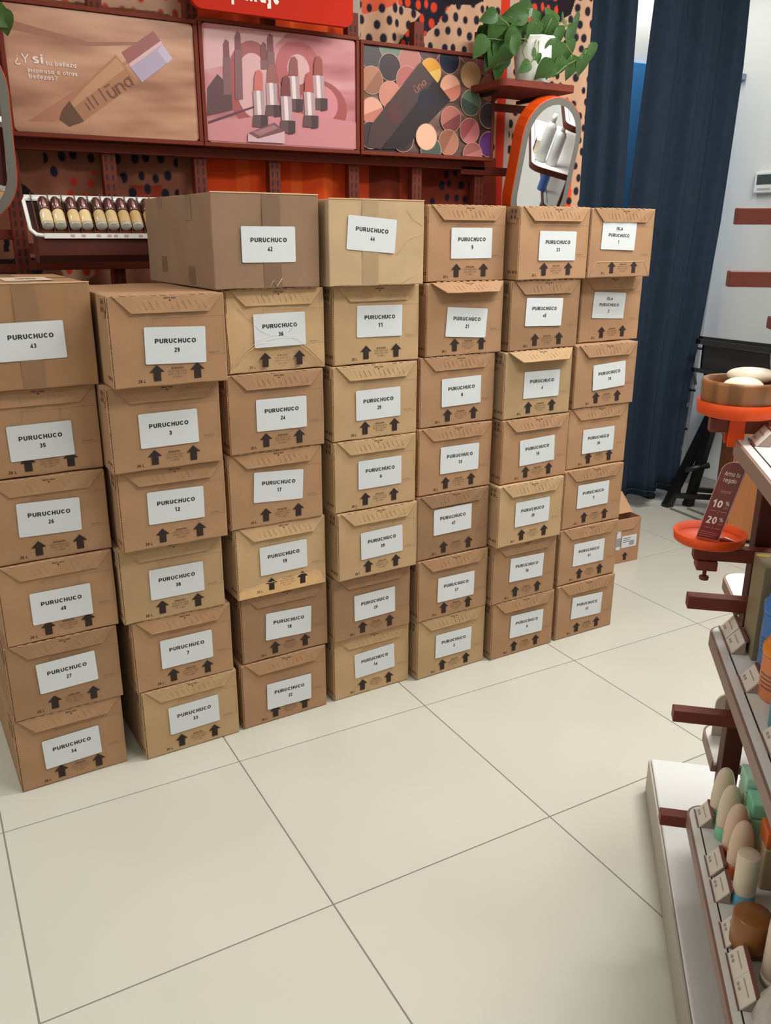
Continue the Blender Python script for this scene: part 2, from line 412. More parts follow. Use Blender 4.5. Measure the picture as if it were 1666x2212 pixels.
# baseboard of the right wall
struct('baseboard_right', MB().rbox(XR-.012, XR, .8, YB, 0, .07, .003), mat('grey_baseboard', rgb(170, 168, 162), .5))
# blue door behind the curtain and the white wall over it
dr = struct('door_1', MB().rbox(2.7, XR-.005, YB-.04, YB-.001, 0, 2.16, .004), BLUED)
MB().tube([(2.85, YB-.04, 1.0), (2.85, YB-.09, 1.0), (2.97, YB-.09, 1.0)], .009).obj('door_handle', ALU, dr)
struct('trim_1', MB().rbox(XR-.03, XR-.001, YB-.14, YB-.04, 2.12, 2.15, .004), mat('blue_grey_trim', rgb(120, 132, 150), .5))

# ------------------------------------------------------------------ cardboard boxes
W, H, D = .2719, .2086, .455
FL = H-.0012
def body_mesh(name, w_, h_, d_, seed, amp=.0022, fn=None):
    r_ = random.Random(seed); ph = [r_.uniform(0, 6.28) for _ in range(8)]
    def f(x, y, z):
        u, v = x/w_, z/h_
        if y < .03:
            k = 1-y/.03
            s = .5+.5*math.sin(5.1*u+ph[0])*math.sin(4.3*v+ph[1]); e = (1-(2*u)**2)*(1-(2*v-1)**2)
            y = y+amp*k*s*max(e, 0)+.0006*k*(1+math.sin(23*u+ph[2])*math.sin(17*v+ph[3]))*max(e, 0)
            if fn: y += fn(x, z)*k
        if z > h_-.004: z -= .0012*(1+math.sin(9*u+ph[4]))*.5+.0008*(1+math.sin(21*y+ph[5]))*.5
        if z < .004: z += .0012*(.5+.5*math.sin(14*u+ph[6]))*(1 if abs(u) < .45 else 0)
        x *= 1-.004*(.5+.5*math.sin(7*v+ph[7]+y*9))
        return (x, y, z)
    return MB().rbox(-w_/2, w_/2, 0, d_, 0, h_, .0028, 12, fn=f).mesh(name, CARD)
def creased(x, z):          # dent of the crushed box: a dome with two folds over it
    t = x/(W/2); dome = .085*(1-t*t*.95)
    k = 0
    if z < dome: k = .006*min(1, (dome-z)/.03)
    return k+.004*max(0, 1-abs(abs(t)-(z-.08)/.12)*5)*(1 if z > .08 else 0)
bodies = [body_mesh('body', W, FL, D, s) for s in range(5)]
body_crush = body_mesh('body', W, FL, D, 99, fn=creased)
def front_print(lang):
    b = MB(); y = -.0006
    b.text('26 L', -.071, .0145, h=.0072, y=y, bold=.015, m=0)
    L = ['Atenção', 'Este lado para', 'cima, não vire', 'a caixa.'] if lang == 0 else ['Atención', 'Este lado hacia', 'arriba, no gire', 'la caja.']
    b.text(L[0], .013, .0405, h=.0052, wid=.029, y=y, bold=.01, m=0)
    for i in range(3): b.text(L[1+i], .013, .0335-.0068*i, h=.0046, wid=(.044, .044, .024)[i], y=y, m=1)
    for x in np.arange(-.036, W/2-.004, .0062): b.flat([(x, .1545), (x+.0036, .1545), (x+.0036, .1552), (x, .1552)], y, 1)
    for x in np.arange(.092, W/2-.004, .0062): b.flat([(x, .0655), (x+.0036, .0655), (x+.0036, .0662), (x, .0662)], y, 1)
    for z in np.arange(.128, .154, .0062):
        for xx in (-.036, .050): b.flat([(xx, z), (xx+.0007, z), (xx+.0007, z+.0034), (xx, z+.0034)], y, 1)
    for z in np.arange(.068, .152, .0062): b.flat([(W/2-.006, z), (W/2-.0053, z), (W/2-.0053, z+.0034), (W/2-.006, z+.0034)], y, 1)
    b.text('Abertura lateral', .104, .0715, h=.0032, wid=.026, y=y, m=1)
    return b.mesh('printed_text', [INK, INK2])
def side_print():            # lettering of the left side, near the front edge
    xs = -W/2-.0004; b = MB()
    b.text('RD &CO', .030, .0235, h=.0075, wid=.042, bold=.015, m=0, fn=lambda A, B, k: (xs-k, .052-A, B))
    return b.mesh('side_lettering', [INK, INK2])
arrow_me = MB().flat([(-.0085, 0), (.0085, 0), (.0085, .0205), (.0175, .0205), (0, .037), (-.0175, .0205), (-.0085, .0205)], -.0006).mesh('printed_arrow', INK)
side_me = side_print()
prints = [front_print(0), front_print(1)]
def edge_mesh():
    b = MB(); z = .003
    r_ = random.Random(3)
    while z < FL-.006:
        h_ = r_.uniform(.0016, .0032); x = -W/2+.0012+r_.uniform(0, .0007)
        b.box(x, x+.0021, -.0006, .0012, z, z+h_, 0); z += h_+r_.uniform(.0010, .0022)
    b.box(-W/2+.0005, -W/2+.0010, -.0004, .001, .002, FL-.003, 1)
    return b.mesh('corrugated_edge', [CARDD, CARDL])
edge_me = edge_mesh()
def flap_mesh():             # hinged at its upper edge, local origin on the hinge, hangs down -z
    b = MB(); t = .0030; hh = .0405
    P = [(-.124, 0), (.1325, 0), (.096, -hh), (-.084, -hh)]
    V = []
    n = 14
    rows = [0, .004, .02, .0385, hh]
    def xl(d): return -.124+.040*d/hh
    def xr(d): return .1325-.0365*d/hh
    for side in (0, 1):
        for d in rows:
            for i in range(n+1):
                x = xl(d)+(xr(d)-xl(d))*i/n
                bow = .0006*math.sin(i*1.3+d*90)
                V.append((x, (-t if side == 0 else 0)+bow*(1 if side == 0 else .3)+(.0012 if d == 0 and side == 0 else 0), -d))
    k = (n+1)*len(rows); Fc = []
    for s in (0, 1):
        for j in range(len(rows)-1):
            for i in range(n):
                a = s*k+j*(n+1)+i; q = [a, a+1, a+n+2, a+n+1]; Fc.append(q if s else q[::-1])
    bnd = [i for i in range(n+1)]+[(j)*(n+1)+n for j in range(1, len(rows))]+[(len(rows)-1)*(n+1)+i for i in range(n-1, -1, -1)]+[j*(n+1) for j in range(len(rows)-2, 0, -1)]
    for i in range(len(bnd)):
        a, c = bnd[i], bnd[(i+1) % len(bnd)]; Fc.append([a, c, c+k, a+k])
    b.add(V, Fc, 0, False)
    return b.mesh('flap', CARD)
flap_me = flap_mesh()
def flap_marks():
    b = MB(); y = -.0036
    for i in range(11):
        x = -.072+.0152*i
        b.add([(x, y+.0001, -.0145), (x+.0007, y-.0004, -.0145), (x+.0101, y-.0004, -.033), (x+.0094, y+.0001, -.033), (x+.0011, y+.0006, -.0145), (x+.0105, y+.0006, -.033)],
              [(0, 1, 2, 3), (1, 4, 5, 2)], 0)
    for i in range(10): b.box(-.104+.0225*i, -.104+.0225*i+.012, -.0034, -.001, -.0016, .0006, 0)
    b.text('Abra aquí', .006, -.0078, h=.0044, wid=.028, y=y-.0003, bold=.01, m=1)
    b.flat([(.003, -.0125), (.009, -.0125), (.006, -.0162)], y-.0003, 1)
    return b.mesh('embossed_marks', [EMB, INK])
flapm_me = flap_marks()
def tab_mesh():
    b = MB(); x = -W/2
    P = [(.004, FL-.0005), (.066, FL-.0005), (.052, FL-.044), (.014, FL-.048), (.010, FL-.034), (.004, FL-.032)]
    b.prism(P, x-.0030, x-.0006, 0, 'yz')
    for (py, pz) in ((.016, FL-.014), (.032, FL-.014), (.018, FL-.030), (.034, FL-.030)):
        s = .0062
        for (a0, a1, c0, c1) in ((-s, s, s-.001, s), (-s, s, -s, -s+.001), (-s, -s+.001, -s, s), (s-.001, s, -s, s)):
            b.add([(x-.0034, py+a0, pz+c0), (x-.0034, py+a1, pz+c0), (x-.0034, py+a1, pz+c1), (x-.0034, py+a0, pz+c1)], [(0, 1, 2, 3)], 1)
        b.add([(x-.0034, py-.002, pz-.004), (x-.0034, py+.002, pz-.004), (x-.0034, py+.003, pz+.003), (x-.0034, py-.003, pz+.003)], [(0, 1, 2, 3)], 1)
    return b.mesh('corner_tab', [CARD, INK])
tab_me = tab_mesh()
SW, SH = .1434, .0838
sticker_me = MB().prism(rrect(0, 0, SW, SH, .0035), -.0005, 0).mesh('sticker', PAPER)
def sticker_text(lines):
    b = MB()
    if len(lines) == 2:
        b.text(lines[0], 0, .0105, h=.0104, wid=.0965, y=-.0008, bold=.031)
        b.text(lines[1], .002, -.0105, h=.0104, wid=.0104*(.62*len(lines[1])+.03), y=-.0008, bold=.031)
    else:
        for t, z in zip(lines, (.0215, .0015, -.0185)):
            b.text(t, 0, z, h=.0098, wid={'PURUCHUCO': .088, 'ISLA': .027}.get(t), y=-.0008, bold=.028)
    return b.mesh('label_text', BLACK)
ORD = ['bottom', 'second from the bottom', 'third from the bottom', 'fourth from the bottom', 'fifth from the bottom', 'sixth from the bottom', 'topmost']
STK = ['leftmost stack', 'second stack from the left', 'third stack from the left', 'fourth stack from the left', 'fifth stack from the left', 'sixth stack from the left', 'rightmost stack']
GRP = 'numbered cardboard boxes in stacks'
# name, column, row, x, y, yaw, sticker x, sticker z, sticker tilt
BOX = [('35',0,4,0.235,2.079,1.28,-0.000,0.082,0.6), ('26',0,3,0.233,2.070,1.27,-0.002,0.105,-1.6), ('40',0,2,0.230,2.064,1.66,0.003,0.087,-0.1),
('27',0,1,0.222,2.066,1.25,0.004,0.106,1.7), ('34',0,0,0.216,2.073,2.05,-0.001,0.092,1.5), ('29',1,5,0.524,1.958,1.08,0.013,0.092,-1.6),
('3',1,4,0.512,1.998,1.16,0.005,0.098,0.5), ('12',1,3,0.520,2.018,0.96,0.005,0.105,-0.7), ('38',1,2,0.511,2.050,0.63,0.009,0.097,-0.1),
('7',1,1,0.527,2.058,1.35,0.007,0.098,0.1), ('33',1,0,0.535,2.060,1.95,0.006,0.100,0.9), ('36',2,5,0.823,2.042,1.99,0.008,0.105,0.7),
('24',2,4,0.815,2.039,1.43,0.012,0.097,-0.4), ('17',2,3,0.809,2.048,0.77,0.005,0.107,-3.3), ('19',2,2,0.820,2.057,1.74,0.005,0.103,0.6),
('18',2,1,0.830,2.075,1.75,0.010,0.098,-2.6), ('22',2,0,0.822,2.074,1.88,0.012,0.083,-1.1), ('11',3,5,1.119,2.051,1.87,0.008,0.113,-0.8),
('20',3,4,1.112,2.045,1.38,0.008,0.096,0.7), ('6',3,3,1.113,2.047,1.59,0.014,0.103,0.1), ('39',3,2,1.120,2.044,2.28,0.012,0.098,1.2),
('25',3,1,1.114,2.070,1.86,0.008,0.099,0.8), ('14',3,0,1.121,2.086,1.39,0.009,0.103,2.0), ('5',4,6,1.433,2.090,1.28,0.016,0.105,0.1),
('21',4,5,1.425,2.075,0.79,0.005,0.093,-4.0), ('8',4,4,1.410,2.080,1.49,0.013,0.100,0.9), ('13',4,3,1.406,2.075,1.37,0.015,0.102,-0.4),
('41',4,2,1.403,2.072,1.59,-0.003,0.117,0.4), ('37',4,1,1.408,2.069,1.75,0.011,0.095,-0.7), ('2',4,0,1.412,2.075,2.00,0.008,0.101,-0.8),
('23',5,6,1.725,2.057,1.39,0.013,0.097,-0.5), ('45',5,5,1.714,2.066,0.99,-0.005,0.113,-1.9), ('4',5,4,1.699,2.061,1.27,0.014,0.101,-0.6),
('10',5,3,1.700,2.057,1.22,0.008,0.097,1.8), ('28',5,2,1.688,2.045,1.75,0.006,0.103,0.2), ('16',5,1,1.690,2.063,1.33,0.009,0.109,-1.8),
('9',5,0,1.701,2.067,1.23,0.016,0.104,-1.6), ('I1',6,6,2.008,2.070,0.76,-0.015,0.126,-1.7), ('I2',6,5,2.043,2.129,1.75,-0.011,0.117,-3.0),
('15',6,4,2.004,2.087,0.64,0.016,0.101,3.1), ('30',6,3,1.999,2.095,0.96,0.004,0.090,0.1), ('1',6,2,1.990,2.083,0.97,-0.001,0.109,0.1),
('31',6,1,1.987,2.080,0.64,0.002,0.104,-0.4), ('32',6,0,1.990,2.075,0.75,0.006,0.107,-2.4)]
TONE = {'14': 1.04, '39': 1.05, '28': 1.05, '36': 1.1, '19': 1.06, '33': 1.03, '6': 1.05, '41': .90, '27': .93, '18': .93, '16': .93, '25': .95, '45': .92, '22': .96, '3': .97, 'I2': 1.02, '20': 1.03, '11': 1.02}
YELLOW = {'14', '39', '28', '36', '19', '6', '33', '38', '20', '11', '4', '2'}
OPENF = {'21': 46, '4': 40, '29': 5, '12': 5, '34': 6, '7': 6, '22': 5, '5': 4, '23': 6, '15': 5, '28': 5, '39': 6, '37': 5, '9': 5, '19': 6, '35': 2, '20': 5, '17': 5, '24': 4, '6': 4, '10': 5}
ESP = {'36', '38', '12', '18', '22', '21', '20', '6', '23', '4', 'I1', '33', '19', '7', '10', '17', '39'}
def tone(nm):
    r_ = random.Random(nm); k = TONE.get(nm, 1.0)*r_.uniform(.97, 1.03)
    base = (174, 144, 108) if nm in YELLOW else (166, 129, 97)
    c = rgb(*[min(255, v*k) for v in base]); return c
for q, (nm, col, row, x, y, yaw, sx, sz, st) in enumerate(BOX):
    isla = nm.startswith('I')
    topc = {0: 5, 1: 5, 2: 5, 3: 5, 4: 6, 5: 6, 6: 6}[col]
    place = 'topmost' if (row == topc and col >= 4) else ORD[row] if row < 6 else 'topmost'
    lab = ('cardboard box with three-line label ending in %s, %s of the %s' % (nm[1:], place, STK[col])) if isla else \
          ('cardboard box numbered %s, %s in the %s' % (nm, place, STK[col]))
    t = thing('cardboard_box', lab, 'box', (x, y, row*H+.0006), R(yaw), GRP)
    b = obj('body', body_crush if nm == '36' else bodies[q % 5], t); b.color = tone(nm)
    obj('printed_text', prints[1 if nm in ESP else 0], t)['kind'] = 'stuff'
    obj('side_lettering', side_me, t)
    for ax in (-.035, .061): obj('printed_arrow', arrow_me, t).location = (ax, 0, .0125)
    obj('corrugated_edge', edge_me, t)
    f = obj('flap', flap_me, t); f.location = (0, -.0004, FL-.0003)
    ang = OPENF.get(nm, 1.2); f.rotation_euler = (R(-ang), 0, 0)
    f.color = tone(nm)
    fm = obj('embossed_marks', flapm_me, f)
    tb = obj('corner_tab', tab_me, t); tb.color = [c*.92 for c in tone(nm)[:3]]+[1]
    s = obj('sticker', sticker_me, t); s.location = (sx, -.0011 if nm != '36' else -.0016, sz); s.rotation_euler = (0, -R(st), 0)
    obj('label_text', sticker_text(('ISLA', 'PURUCHUCO', nm[1:]) if isla else ('PURUCHUCO', nm)), s)
    if nm == '36':           # light crease ridges of the crushed front
        cr = MB(); pts = [(-W/2+.004+.262*i/20, -.0016, .012+.078*(1-((i-10)/10)**2)) for i in range(21)]
        cr.tube(pts, .0008, 5); cr.tube([(p[0]+.003, -.0010, p[2]-.006) for p in pts[1:6]+[]], .0006, 5); cr.tube([(p[0]-.003, -.0010, p[2]-.006) for p in pts[15:-1]], .0006, 5)
        cr.tube([(-.105, -.0008, .165), (-.066, -.0012, .128)], .0006, 5)
        wr = MB(); wr.tube([(.074, -.0020, .144), (.055, -.0021, .118), (.032, -.0020, .098)], .0007, 5); wr.tube([(-.062, -.0020, .120), (-.045, -.0021, .104), (-.02, -.0020, .092)], .0007, 5); wr.tube([(-.03, -.002, .078), (.0, -.0021, .084), (.045, -.0021, .083), (.06, -.002, .077)], .0007, 5); wr.tube([(-.06, -.002, .07), (-.03, -.0021, .073), (.02, -.002, .071)], .0005, 5); wr.obj('paper_wrinkles', PAPER, t)
        cr.tube([(-.13, -.001, .02), (-.135, -.001, .15)], .0008, 5)
        cr.obj('crease_ridges', CARDL, t)['label'] = 'pale creases across the crushed front'
    if nm == '19':           # torn outer ply along the bottom
        P = [(-.134, .001), (.134, .001), (.128, .022), (.118, .040), (.104, .046), (.085, .040), (.06, .043), (.03, .038), (.0, .041), (-.03, .036), (-.06, .037), (-.09, .030), (-.115, .031), (-.134, .022)]
        tm = MB().prism(P, -.0005, .0006).obj('torn_strip', mat('torn_cardboard_ply', rgb(212, 172, 124), .9, var=.08, scale=30, spec=.1), t)
        tm['label'] = 'pale torn strip along the bottom edge'
        lip = MB(); lip.tube([(p[0], -.0006, p[1]) for p in P[2:]], .0009, 5); lip.obj('torn_edge', CARDL, tm)
    if nm in ('I1',):
        P = [(-.128, .004), (.130, .003), (.106, .048), (-.102, .048)]
        MB().prism(P, -.0004, 0).obj('bottom_flap', CARD, t).color = tone(nm)
        cr = MB(); cr.tube([(P[0][0], -.0008, P[0][1]), (P[3][0], -.0008, P[3][1]), (P[2][0], -.0008, P[2][1]), (P[1][0], -.0008, P[1][1])], .0007, 5); cr.obj('flap_edge', CARDL, t)
    if nm in ('14', '2', '6', '12', '4', '39'):
        cr = MB(); r_ = random.Random(nm)
        for _ in range(2):
            a = r_.uniform(-.12, .02); cr.tube([(a, .0001, .004), (a+.02, .0, .02+r_.uniform(0, .02)), (a+.05, .0001, .045)], .0004, 4)
        cr.obj('creases', CARDL, t)

def carton(nm, label, x, y, z, yaw, w_, h_, d_, base, stick, tape_x=0, side_tape=False, tp=1.0, extra=None):
    t = thing('taped_carton', label, 'box', (x, y, z+.0006), R(yaw), 'large taped cartons on the stacks')
    h_ -= .001
    b = obj('body', body_mesh('body', w_, h_, d_, nm, .003), t); b.color = rgb(*base)
    tc = rgb(*[v*tp for v in base])
    tw = .024
    tm = MB(); tm.prism([(tape_x-tw, .001), (tape_x+tw, .001), (tape_x+tw, h_-.001), (tape_x-tw, h_-.001)], -.0004, .001)
    tm.box(tape_x-tw, tape_x+tw, .001, d_*.98, h_-.0006, h_+.0003)
    o = tm.obj('packing_tape', TAPE, t); o.color = tc
    MB().box(-w_/2+.004, w_/2-.004, d_*.5-.0008, d_*.5+.0008, h_-.001, h_+.0002).obj('lid_seam', CARDD, t)
    fl = MB(); fl.prism([(-w_/2+.002, h_-.0012), (w_/2-.002, h_-.0012), (w_/2+.0005, h_+.0012), (0, h_+.0016), (-w_/2, h_+.0012)], -.0012, .0022)
    o = fl.obj('lid_edge', CARDL, t)
    if side_tape:
        for (yy, z0, z1) in ((d_*.30, 0.008, .05), (d_*.30, h_*.72, h_-.002), (d_*.72, .03, .07), (d_*.74, h_-.03, h_-.002)):
            o = MB().box(-w_/2-.0006, -w_/2+.001, yy-.022, yy+.022, z0, z1).obj('tape_end', TAPE, t); o.color = tc
    s = obj('sticker', sticker_me, t); s.location = (stick[0], -.0009, stick[1]); s.rotation_euler = (0, -R(stick[2]), 0)
    obj('label_text', sticker_text(('PURUCHUCO', str(nm))), s)
    if extra: extra(t, w_, h_, d_)
    return t
def ex42(t, w_, h_, d_):
    cr = MB(); cr.tube([(.0, -.001, .002), (.012, -.0014, .018), (.02, -.001, .004), (.036, -.0012, .024)], .0008, 5); cr.obj('tape_wrinkle', CARDL, t)
def ex44(t, w_, h_, d_):
    cr = MB()
    for P in (((.055, -.0004, .075), (.095, -.0008, .118), (.135, -.0004, .13)), ((.085, -.0004, .19), (.11, -.0008, .165), (.138, -.0004, .15)), ((.07, -.0004, .002), (.125, -.0008, .03), (.141, -.0004, .05))): cr.tube([(p[0], p[1]+.0003, p[2]) for p in P], .0004, 5)
    cr.obj('creases', CARDL, t)
def ex43(t, w_, h_, d_):
    s = MB().box(-.02, .085, .10, .26, h_+.0004, h_+.0008).obj('shipping_label', mat('worn_label_paper', rgb(206, 184, 160), .6, var=.06, scale=30), t)
    m = MB()
    for i in range(9): m.box(.012+.005*i, .0145+.005*i+.001*(i % 3), .155, .2, h_+.0009, h_+.0011)
    m.obj('barcode', INK2, s)
carton(42, 'pinkish taped carton with white label number 42 on top of the third stack', .798, 2.02, 6*H, 3.0, .284, .222, .50, (142, 114, 91), (.003, .104, 0), .012, True, .86, ex42)
carton(44, 'yellowish taped carton with crooked white label number 44 on the fourth stack', 1.100, 2.012, 6*H, 1.0, .284, .214, .455, (184, 157, 122), (-.018, .128, -4.5), -.022, False, .9, ex44)
carton(43, 'taped carton with white label number 43 at left edge, top of the leftmost stack', .230, 2.05, 5*H, .4, .290, .234, .47, (158, 121, 88), (.008, .108, 1), .004, False, .88, ex43)

# small open box standing behind the rightmost stack
ob = thing('open_cardboard_box', 'small open cardboard box with raised flap on the floor behind the rightmost stack', 'box', (2.565, 2.52, .0006), R(-2))
hb = .205
bb = MB(); wt = .004; w2 = .135
bb.box(-w2, w2, 0, wt, 0, hb); bb.box(-w2, w2, .36-wt, .36, 0, hb); bb.box(-w2, -w2+wt, wt, .36-wt, 0, hb); bb.box(w2-wt, w2, wt, .36-wt, 0, hb); bb.box(-w2+wt, w2-wt, wt, .36-wt, 0, wt)
o = bb.obj('body', CARD, ob); o.color = rgb(170, 128, 98)
o = MB().prism([(-.128, hb), (.133, hb), (.095, hb-.05), (-.085, hb-.05)], -.004, -.0008).obj('front_flap', CARD, ob); o.color = rgb(176, 136, 104)
m = MB(); m.add([(-w2, 0, hb), (-w2, .35, hb), (-w2+.03, .33, hb+.075), (-w2+.03, .02, hb+.075)], [(0, 1, 2, 3)]); m.xf(Matrix.Translation((.105, 0, 0)))
Q = [at(px, py, yy)-Vector((2.565, 2.52, .0006)) for px, py, yy in ((1330, 1058, 2.64), (1342, 1062, 2.64), (1366, 1104, 2.56), (1330, 1112, 2.56))]
m2 = MB(); m2.add([*Q]+[q+Vector((.002, .004, 0)) for q in Q], [(0, 1, 2, 3), (7, 6, 5, 4), (0, 4, 5, 1), (1, 5, 6, 2), (2, 6, 7, 3), (3, 7, 4, 0)])
o = m2.obj('raised_flap', CARD, ob); o.color = rgb(182, 142, 108)
for (cx, cz, ww, hh) in ((.0, .115, .05, .10), (.075, .098, .085, .055)):
    s = MB().prism(rrect(cx, cz, ww, hh, .002), -.0012, -.0004).obj('shipping_label', PAPER, ob)
    g = MB()
    for i in range(8): g.flat([(cx+ww*.02+.0035*i, cz-hh*.35), (cx+ww*.02+.0035*i+.0012+.0008*(i % 2), cz-hh*.35), (cx+ww*.02+.0035*i+.0012+.0008*(i % 2), cz+hh*.05), (cx+ww*.02+.0035*i, cz+hh*.05)], -.0015)
    for i in range(3): g.flat([(cx-ww*.42, cz+hh*(.32-.16*i)), (cx+ww*(.1-.05*i), cz+hh*(.32-.16*i)), (cx+ww*(.1-.05*i), cz+hh*(.28-.16*i)), (cx-ww*.42, cz+hh*(.28-.16*i))], -.0015)
    g.obj('label_print', INK, s)
g = MB(); cx, cz = .058, .012
g.flat([(cx-.0085, cz), (cx+.0085, cz), (cx+.0085, cz+.0205), (cx+.0175, cz+.0205), (cx, cz+.037), (cx-.0175, cz+.0205), (cx-.0085, cz+.0205)], -.0006)
g.obj('printed_arrow', INK, ob)

# ------------------------------------------------------------------ make-up wall: patterned fabric, frame of slotted uprights, posters
YFAB = 3.0
fx0, fx1, fz0, fz1, st = .05, 2.625, 1.12, 2.42, .0031
nx = int((fx1-fx0)/st); nz = int((fz1-fz0)/st)
gx, gz = np.meshgrid(np.linspace(fx0, fx1, nx+1), np.linspace(fz0, fz1, nz+1))
def inpoly(P):
    P = [(p.x, p.z) for p in P]; ins = np.zeros(gx.shape, bool); n = len(P)
    for i in range(n):
        x1, z1 = P[i]; x2, z2 = P[(i+1) % n]
        if z1 == z2: continue
        c = ((z1 > gz) != (z2 > gz)) & (gx < (x2-x1)*(gz-z1)/(z2-z1)+x1); ins ^= c
    return ins
def pp(*q): return [at(a, b, YFAB) for a, b in q]
def smoothpoly(P, n=6):
    return P
rs = np.random.RandomState(4)
def dots(spacing, rx, rz, jit, seed):
    r_ = np.random.RandomState(seed); m = np.zeros(gx.shape)
    ii = 0
    for zz in np.arange(fz0, fz1, spacing):
        for xx in np.arange(fx0, fx1, spacing*.92):
            cx = xx+(spacing*.46 if ii % 2 else 0)+r_.uniform(-jit, jit); cz = zz+r_.uniform(-jit, jit); s = r_.uniform(.85, 1.12)
            a0 = max(int((cx-.03-fx0)/st), 0); a1 = int((cx+.03-fx0)/st)+2; b0 = max(int((cz-.03-fz0)/st), 0); b1 = int((cz+.03-fz0)/st)+2
            if a1 <= a0: continue
            d = np.sqrt(((gx[b0:b1, a0:a1]-cx)/(rx*s))**2+((gz[b0:b1, a0:a1]-cz)/(rz*s))**2)
            m[b0:b1, a0:a1] = np.maximum(m[b0:b1, a0:a1], np.clip((1-d)*rx/st+.5, 0, 1))
        ii += 1
    return m
def dab(mask, cover, c):
    k = (mask*cover)[..., None]; col[:] = col*(1-k)+np.array(c)*k
cr_, nv_, rd_, co_, wh_, bk_, rdd = [np.array(rgb(*c)) for c in ((192, 152, 124), (36, 34, 46), (196, 54, 32), (206, 92, 64), (172, 156, 146), (32, 26, 30), (206, 66, 40))]
tan_shaded = np.array(rgb(140, 88, 68))
col = np.empty(gx.shape+(4,)); col[:] = cr_
dk = dots(.049, .0115, .0155, .009, 1); rdots = dots(.046, .0115, .0145, .008, 5)
dab(1, dk, nv_)
# navy ground with red dots at the top
navy = inpoly(pp((857, -80), (1030, -80), (1038, 4), (1024, 12), (972, 10), (960, 32), (948, 52), (915, 80), (870, 125), (866, 140), (780, 160), (800, 120), (850, 105), (910, 30), (898, 22), (857, 10)))
navy |= inpoly(pp((1180, -60), (1255, -60), (1238, 24), (1205, 50), (1160, 80), (1110, 70), (1106, 20), (1140, -10)))
col[navy] = nv_; dab(navy, rdots, rdd)
blk = inpoly(pp((905, -80), (1040, -80), (1040, 6), (975, 11), (960, 2))) | inpoly(pp((1208, -60), (1262, -60), (1236, 30), (1208, 46)))
col[blk] = bk_
coral = inpoly(pp((783, -80), (857, -80), (855, 12), (790, 30), (783, 26))); col[coral] = co_; dab(coral, dk, nv_)
# vertical bands
def band(a, b, c, y0=-90, y1=700):
    m_ = (gx > at(a, 200, YFAB).x) & (gx < at(b, 200, YFAB).x); col[m_] = c; return m_
wb = band(748, 781, wh_); band(1078, 1096, rd_); band(1096, 1106, wh_)
m_ = (gx > at(440, 300, YFAB).x) & (gx < at(748, 300, YFAB).x); col[m_] = np.array(rgb(224, 78, 34))
for a in (520, 640, 705):
    m2_ = m_ & (np.abs(gx-at(a, 300, YFAB).x) < .012+.01*np.sin(gz*9)); col[m2_] = np.array(rgb(236, 98, 44))
# lower right: red-brown with dots
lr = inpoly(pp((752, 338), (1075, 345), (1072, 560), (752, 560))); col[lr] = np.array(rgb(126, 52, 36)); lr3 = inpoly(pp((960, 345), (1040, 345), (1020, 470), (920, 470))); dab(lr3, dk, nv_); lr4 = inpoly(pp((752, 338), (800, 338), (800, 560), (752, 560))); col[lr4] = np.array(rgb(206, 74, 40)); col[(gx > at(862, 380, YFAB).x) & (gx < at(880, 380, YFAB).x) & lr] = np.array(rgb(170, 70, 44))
lr2 = inpoly(pp((1115, 330), (1215, 330), (1232, 380), (1225, 560), (1090, 560))); col[lr2] = np.array(rgb(222, 78, 44)); dab(lr2, dk, nv_)
# left part: tan ground with the shade below the posters put into its colour, dots only in two patches, red dots below, navy triangles
lf = gx < at(440, 300, YFAB).x; col[lf] = tan_shaded
pa = inpoly(pp((88, 312), (215, 312), (212, 352), (170, 372), (150, 362), (135, 395), (100, 398))); pb = inpoly(pp((240, 315), (380, 315), (385, 470), (300, 470), (262, 380)))
dab((pa | pb) & lf, dk, nv_)
pr = inpoly(pp((150, 365), (215, 372), (222, 448), (120, 448), (128, 400))); dab(pr, rdots, rgb(176, 52, 36))
pq = inpoly(pp((280, 400), (350, 400), (350, 445), (302, 445))); dab(pq, 1-dk, rgb(140, 54, 38))
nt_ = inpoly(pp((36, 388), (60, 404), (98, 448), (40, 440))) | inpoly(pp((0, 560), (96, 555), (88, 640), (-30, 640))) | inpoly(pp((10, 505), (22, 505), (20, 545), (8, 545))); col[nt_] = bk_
cb = inpoly(pp((120, 555), (220, 555), (210, 590), (180, 610), (140, 606))); col[cb] = cr_; dab(cb, rdots, rdd)
tl = inpoly(pp((95, -60), (430, -60), (415, 45), (380, 40), (330, 25), (120, 0))); col[tl] = np.array(rgb(222, 176, 150)); dab(tl, rdots, rgb(208, 86, 60))
rng = 0.012*np.sin(gx*21+.7*np.sin(gx*5))+.006*np.sin(gx*47+1.3)
gy = YFAB+rng
V = np.stack([gx, gy, gz], -1).reshape(-1, 3)
idx = np.arange((nx+1)*(nz+1)).reshape(nz+1, nx+1)
Q = np.stack([idx[:-1, :-1], idx[:-1, 1:], idx[1:, 1:], idx[1:, :-1]], -1).reshape(-1, 4)
me = bpy.data.meshes.new('patterned_fabric')
me.vertices.add(len(V)); me.vertices.foreach_set('co', V.ravel()); me.loops.add(Q.size); me.loops.foreach_set('vertex_index', Q.ravel())
me.polygons.add(len(Q)); me.polygons.foreach_set('loop_start', np.arange(0, Q.size, 4)); me.polygons.foreach_set('use_smooth', np.ones(len(Q), bool))
me.update(calc_edges=True)
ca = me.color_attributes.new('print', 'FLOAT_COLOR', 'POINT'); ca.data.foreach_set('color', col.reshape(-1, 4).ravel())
fm = bpy.data.materials.new('printed_fabric'); fm.use_nodes = True
at_n = fm.node_tree.nodes.new('ShaderNodeAttribute'); at_n.attribute_name = 'print'
fb = fm.node_tree.nodes['Principled BSDF']; fb.inputs['Roughness'].default_value = .9; fb.inputs['Specular IOR Level'].default_value = .15
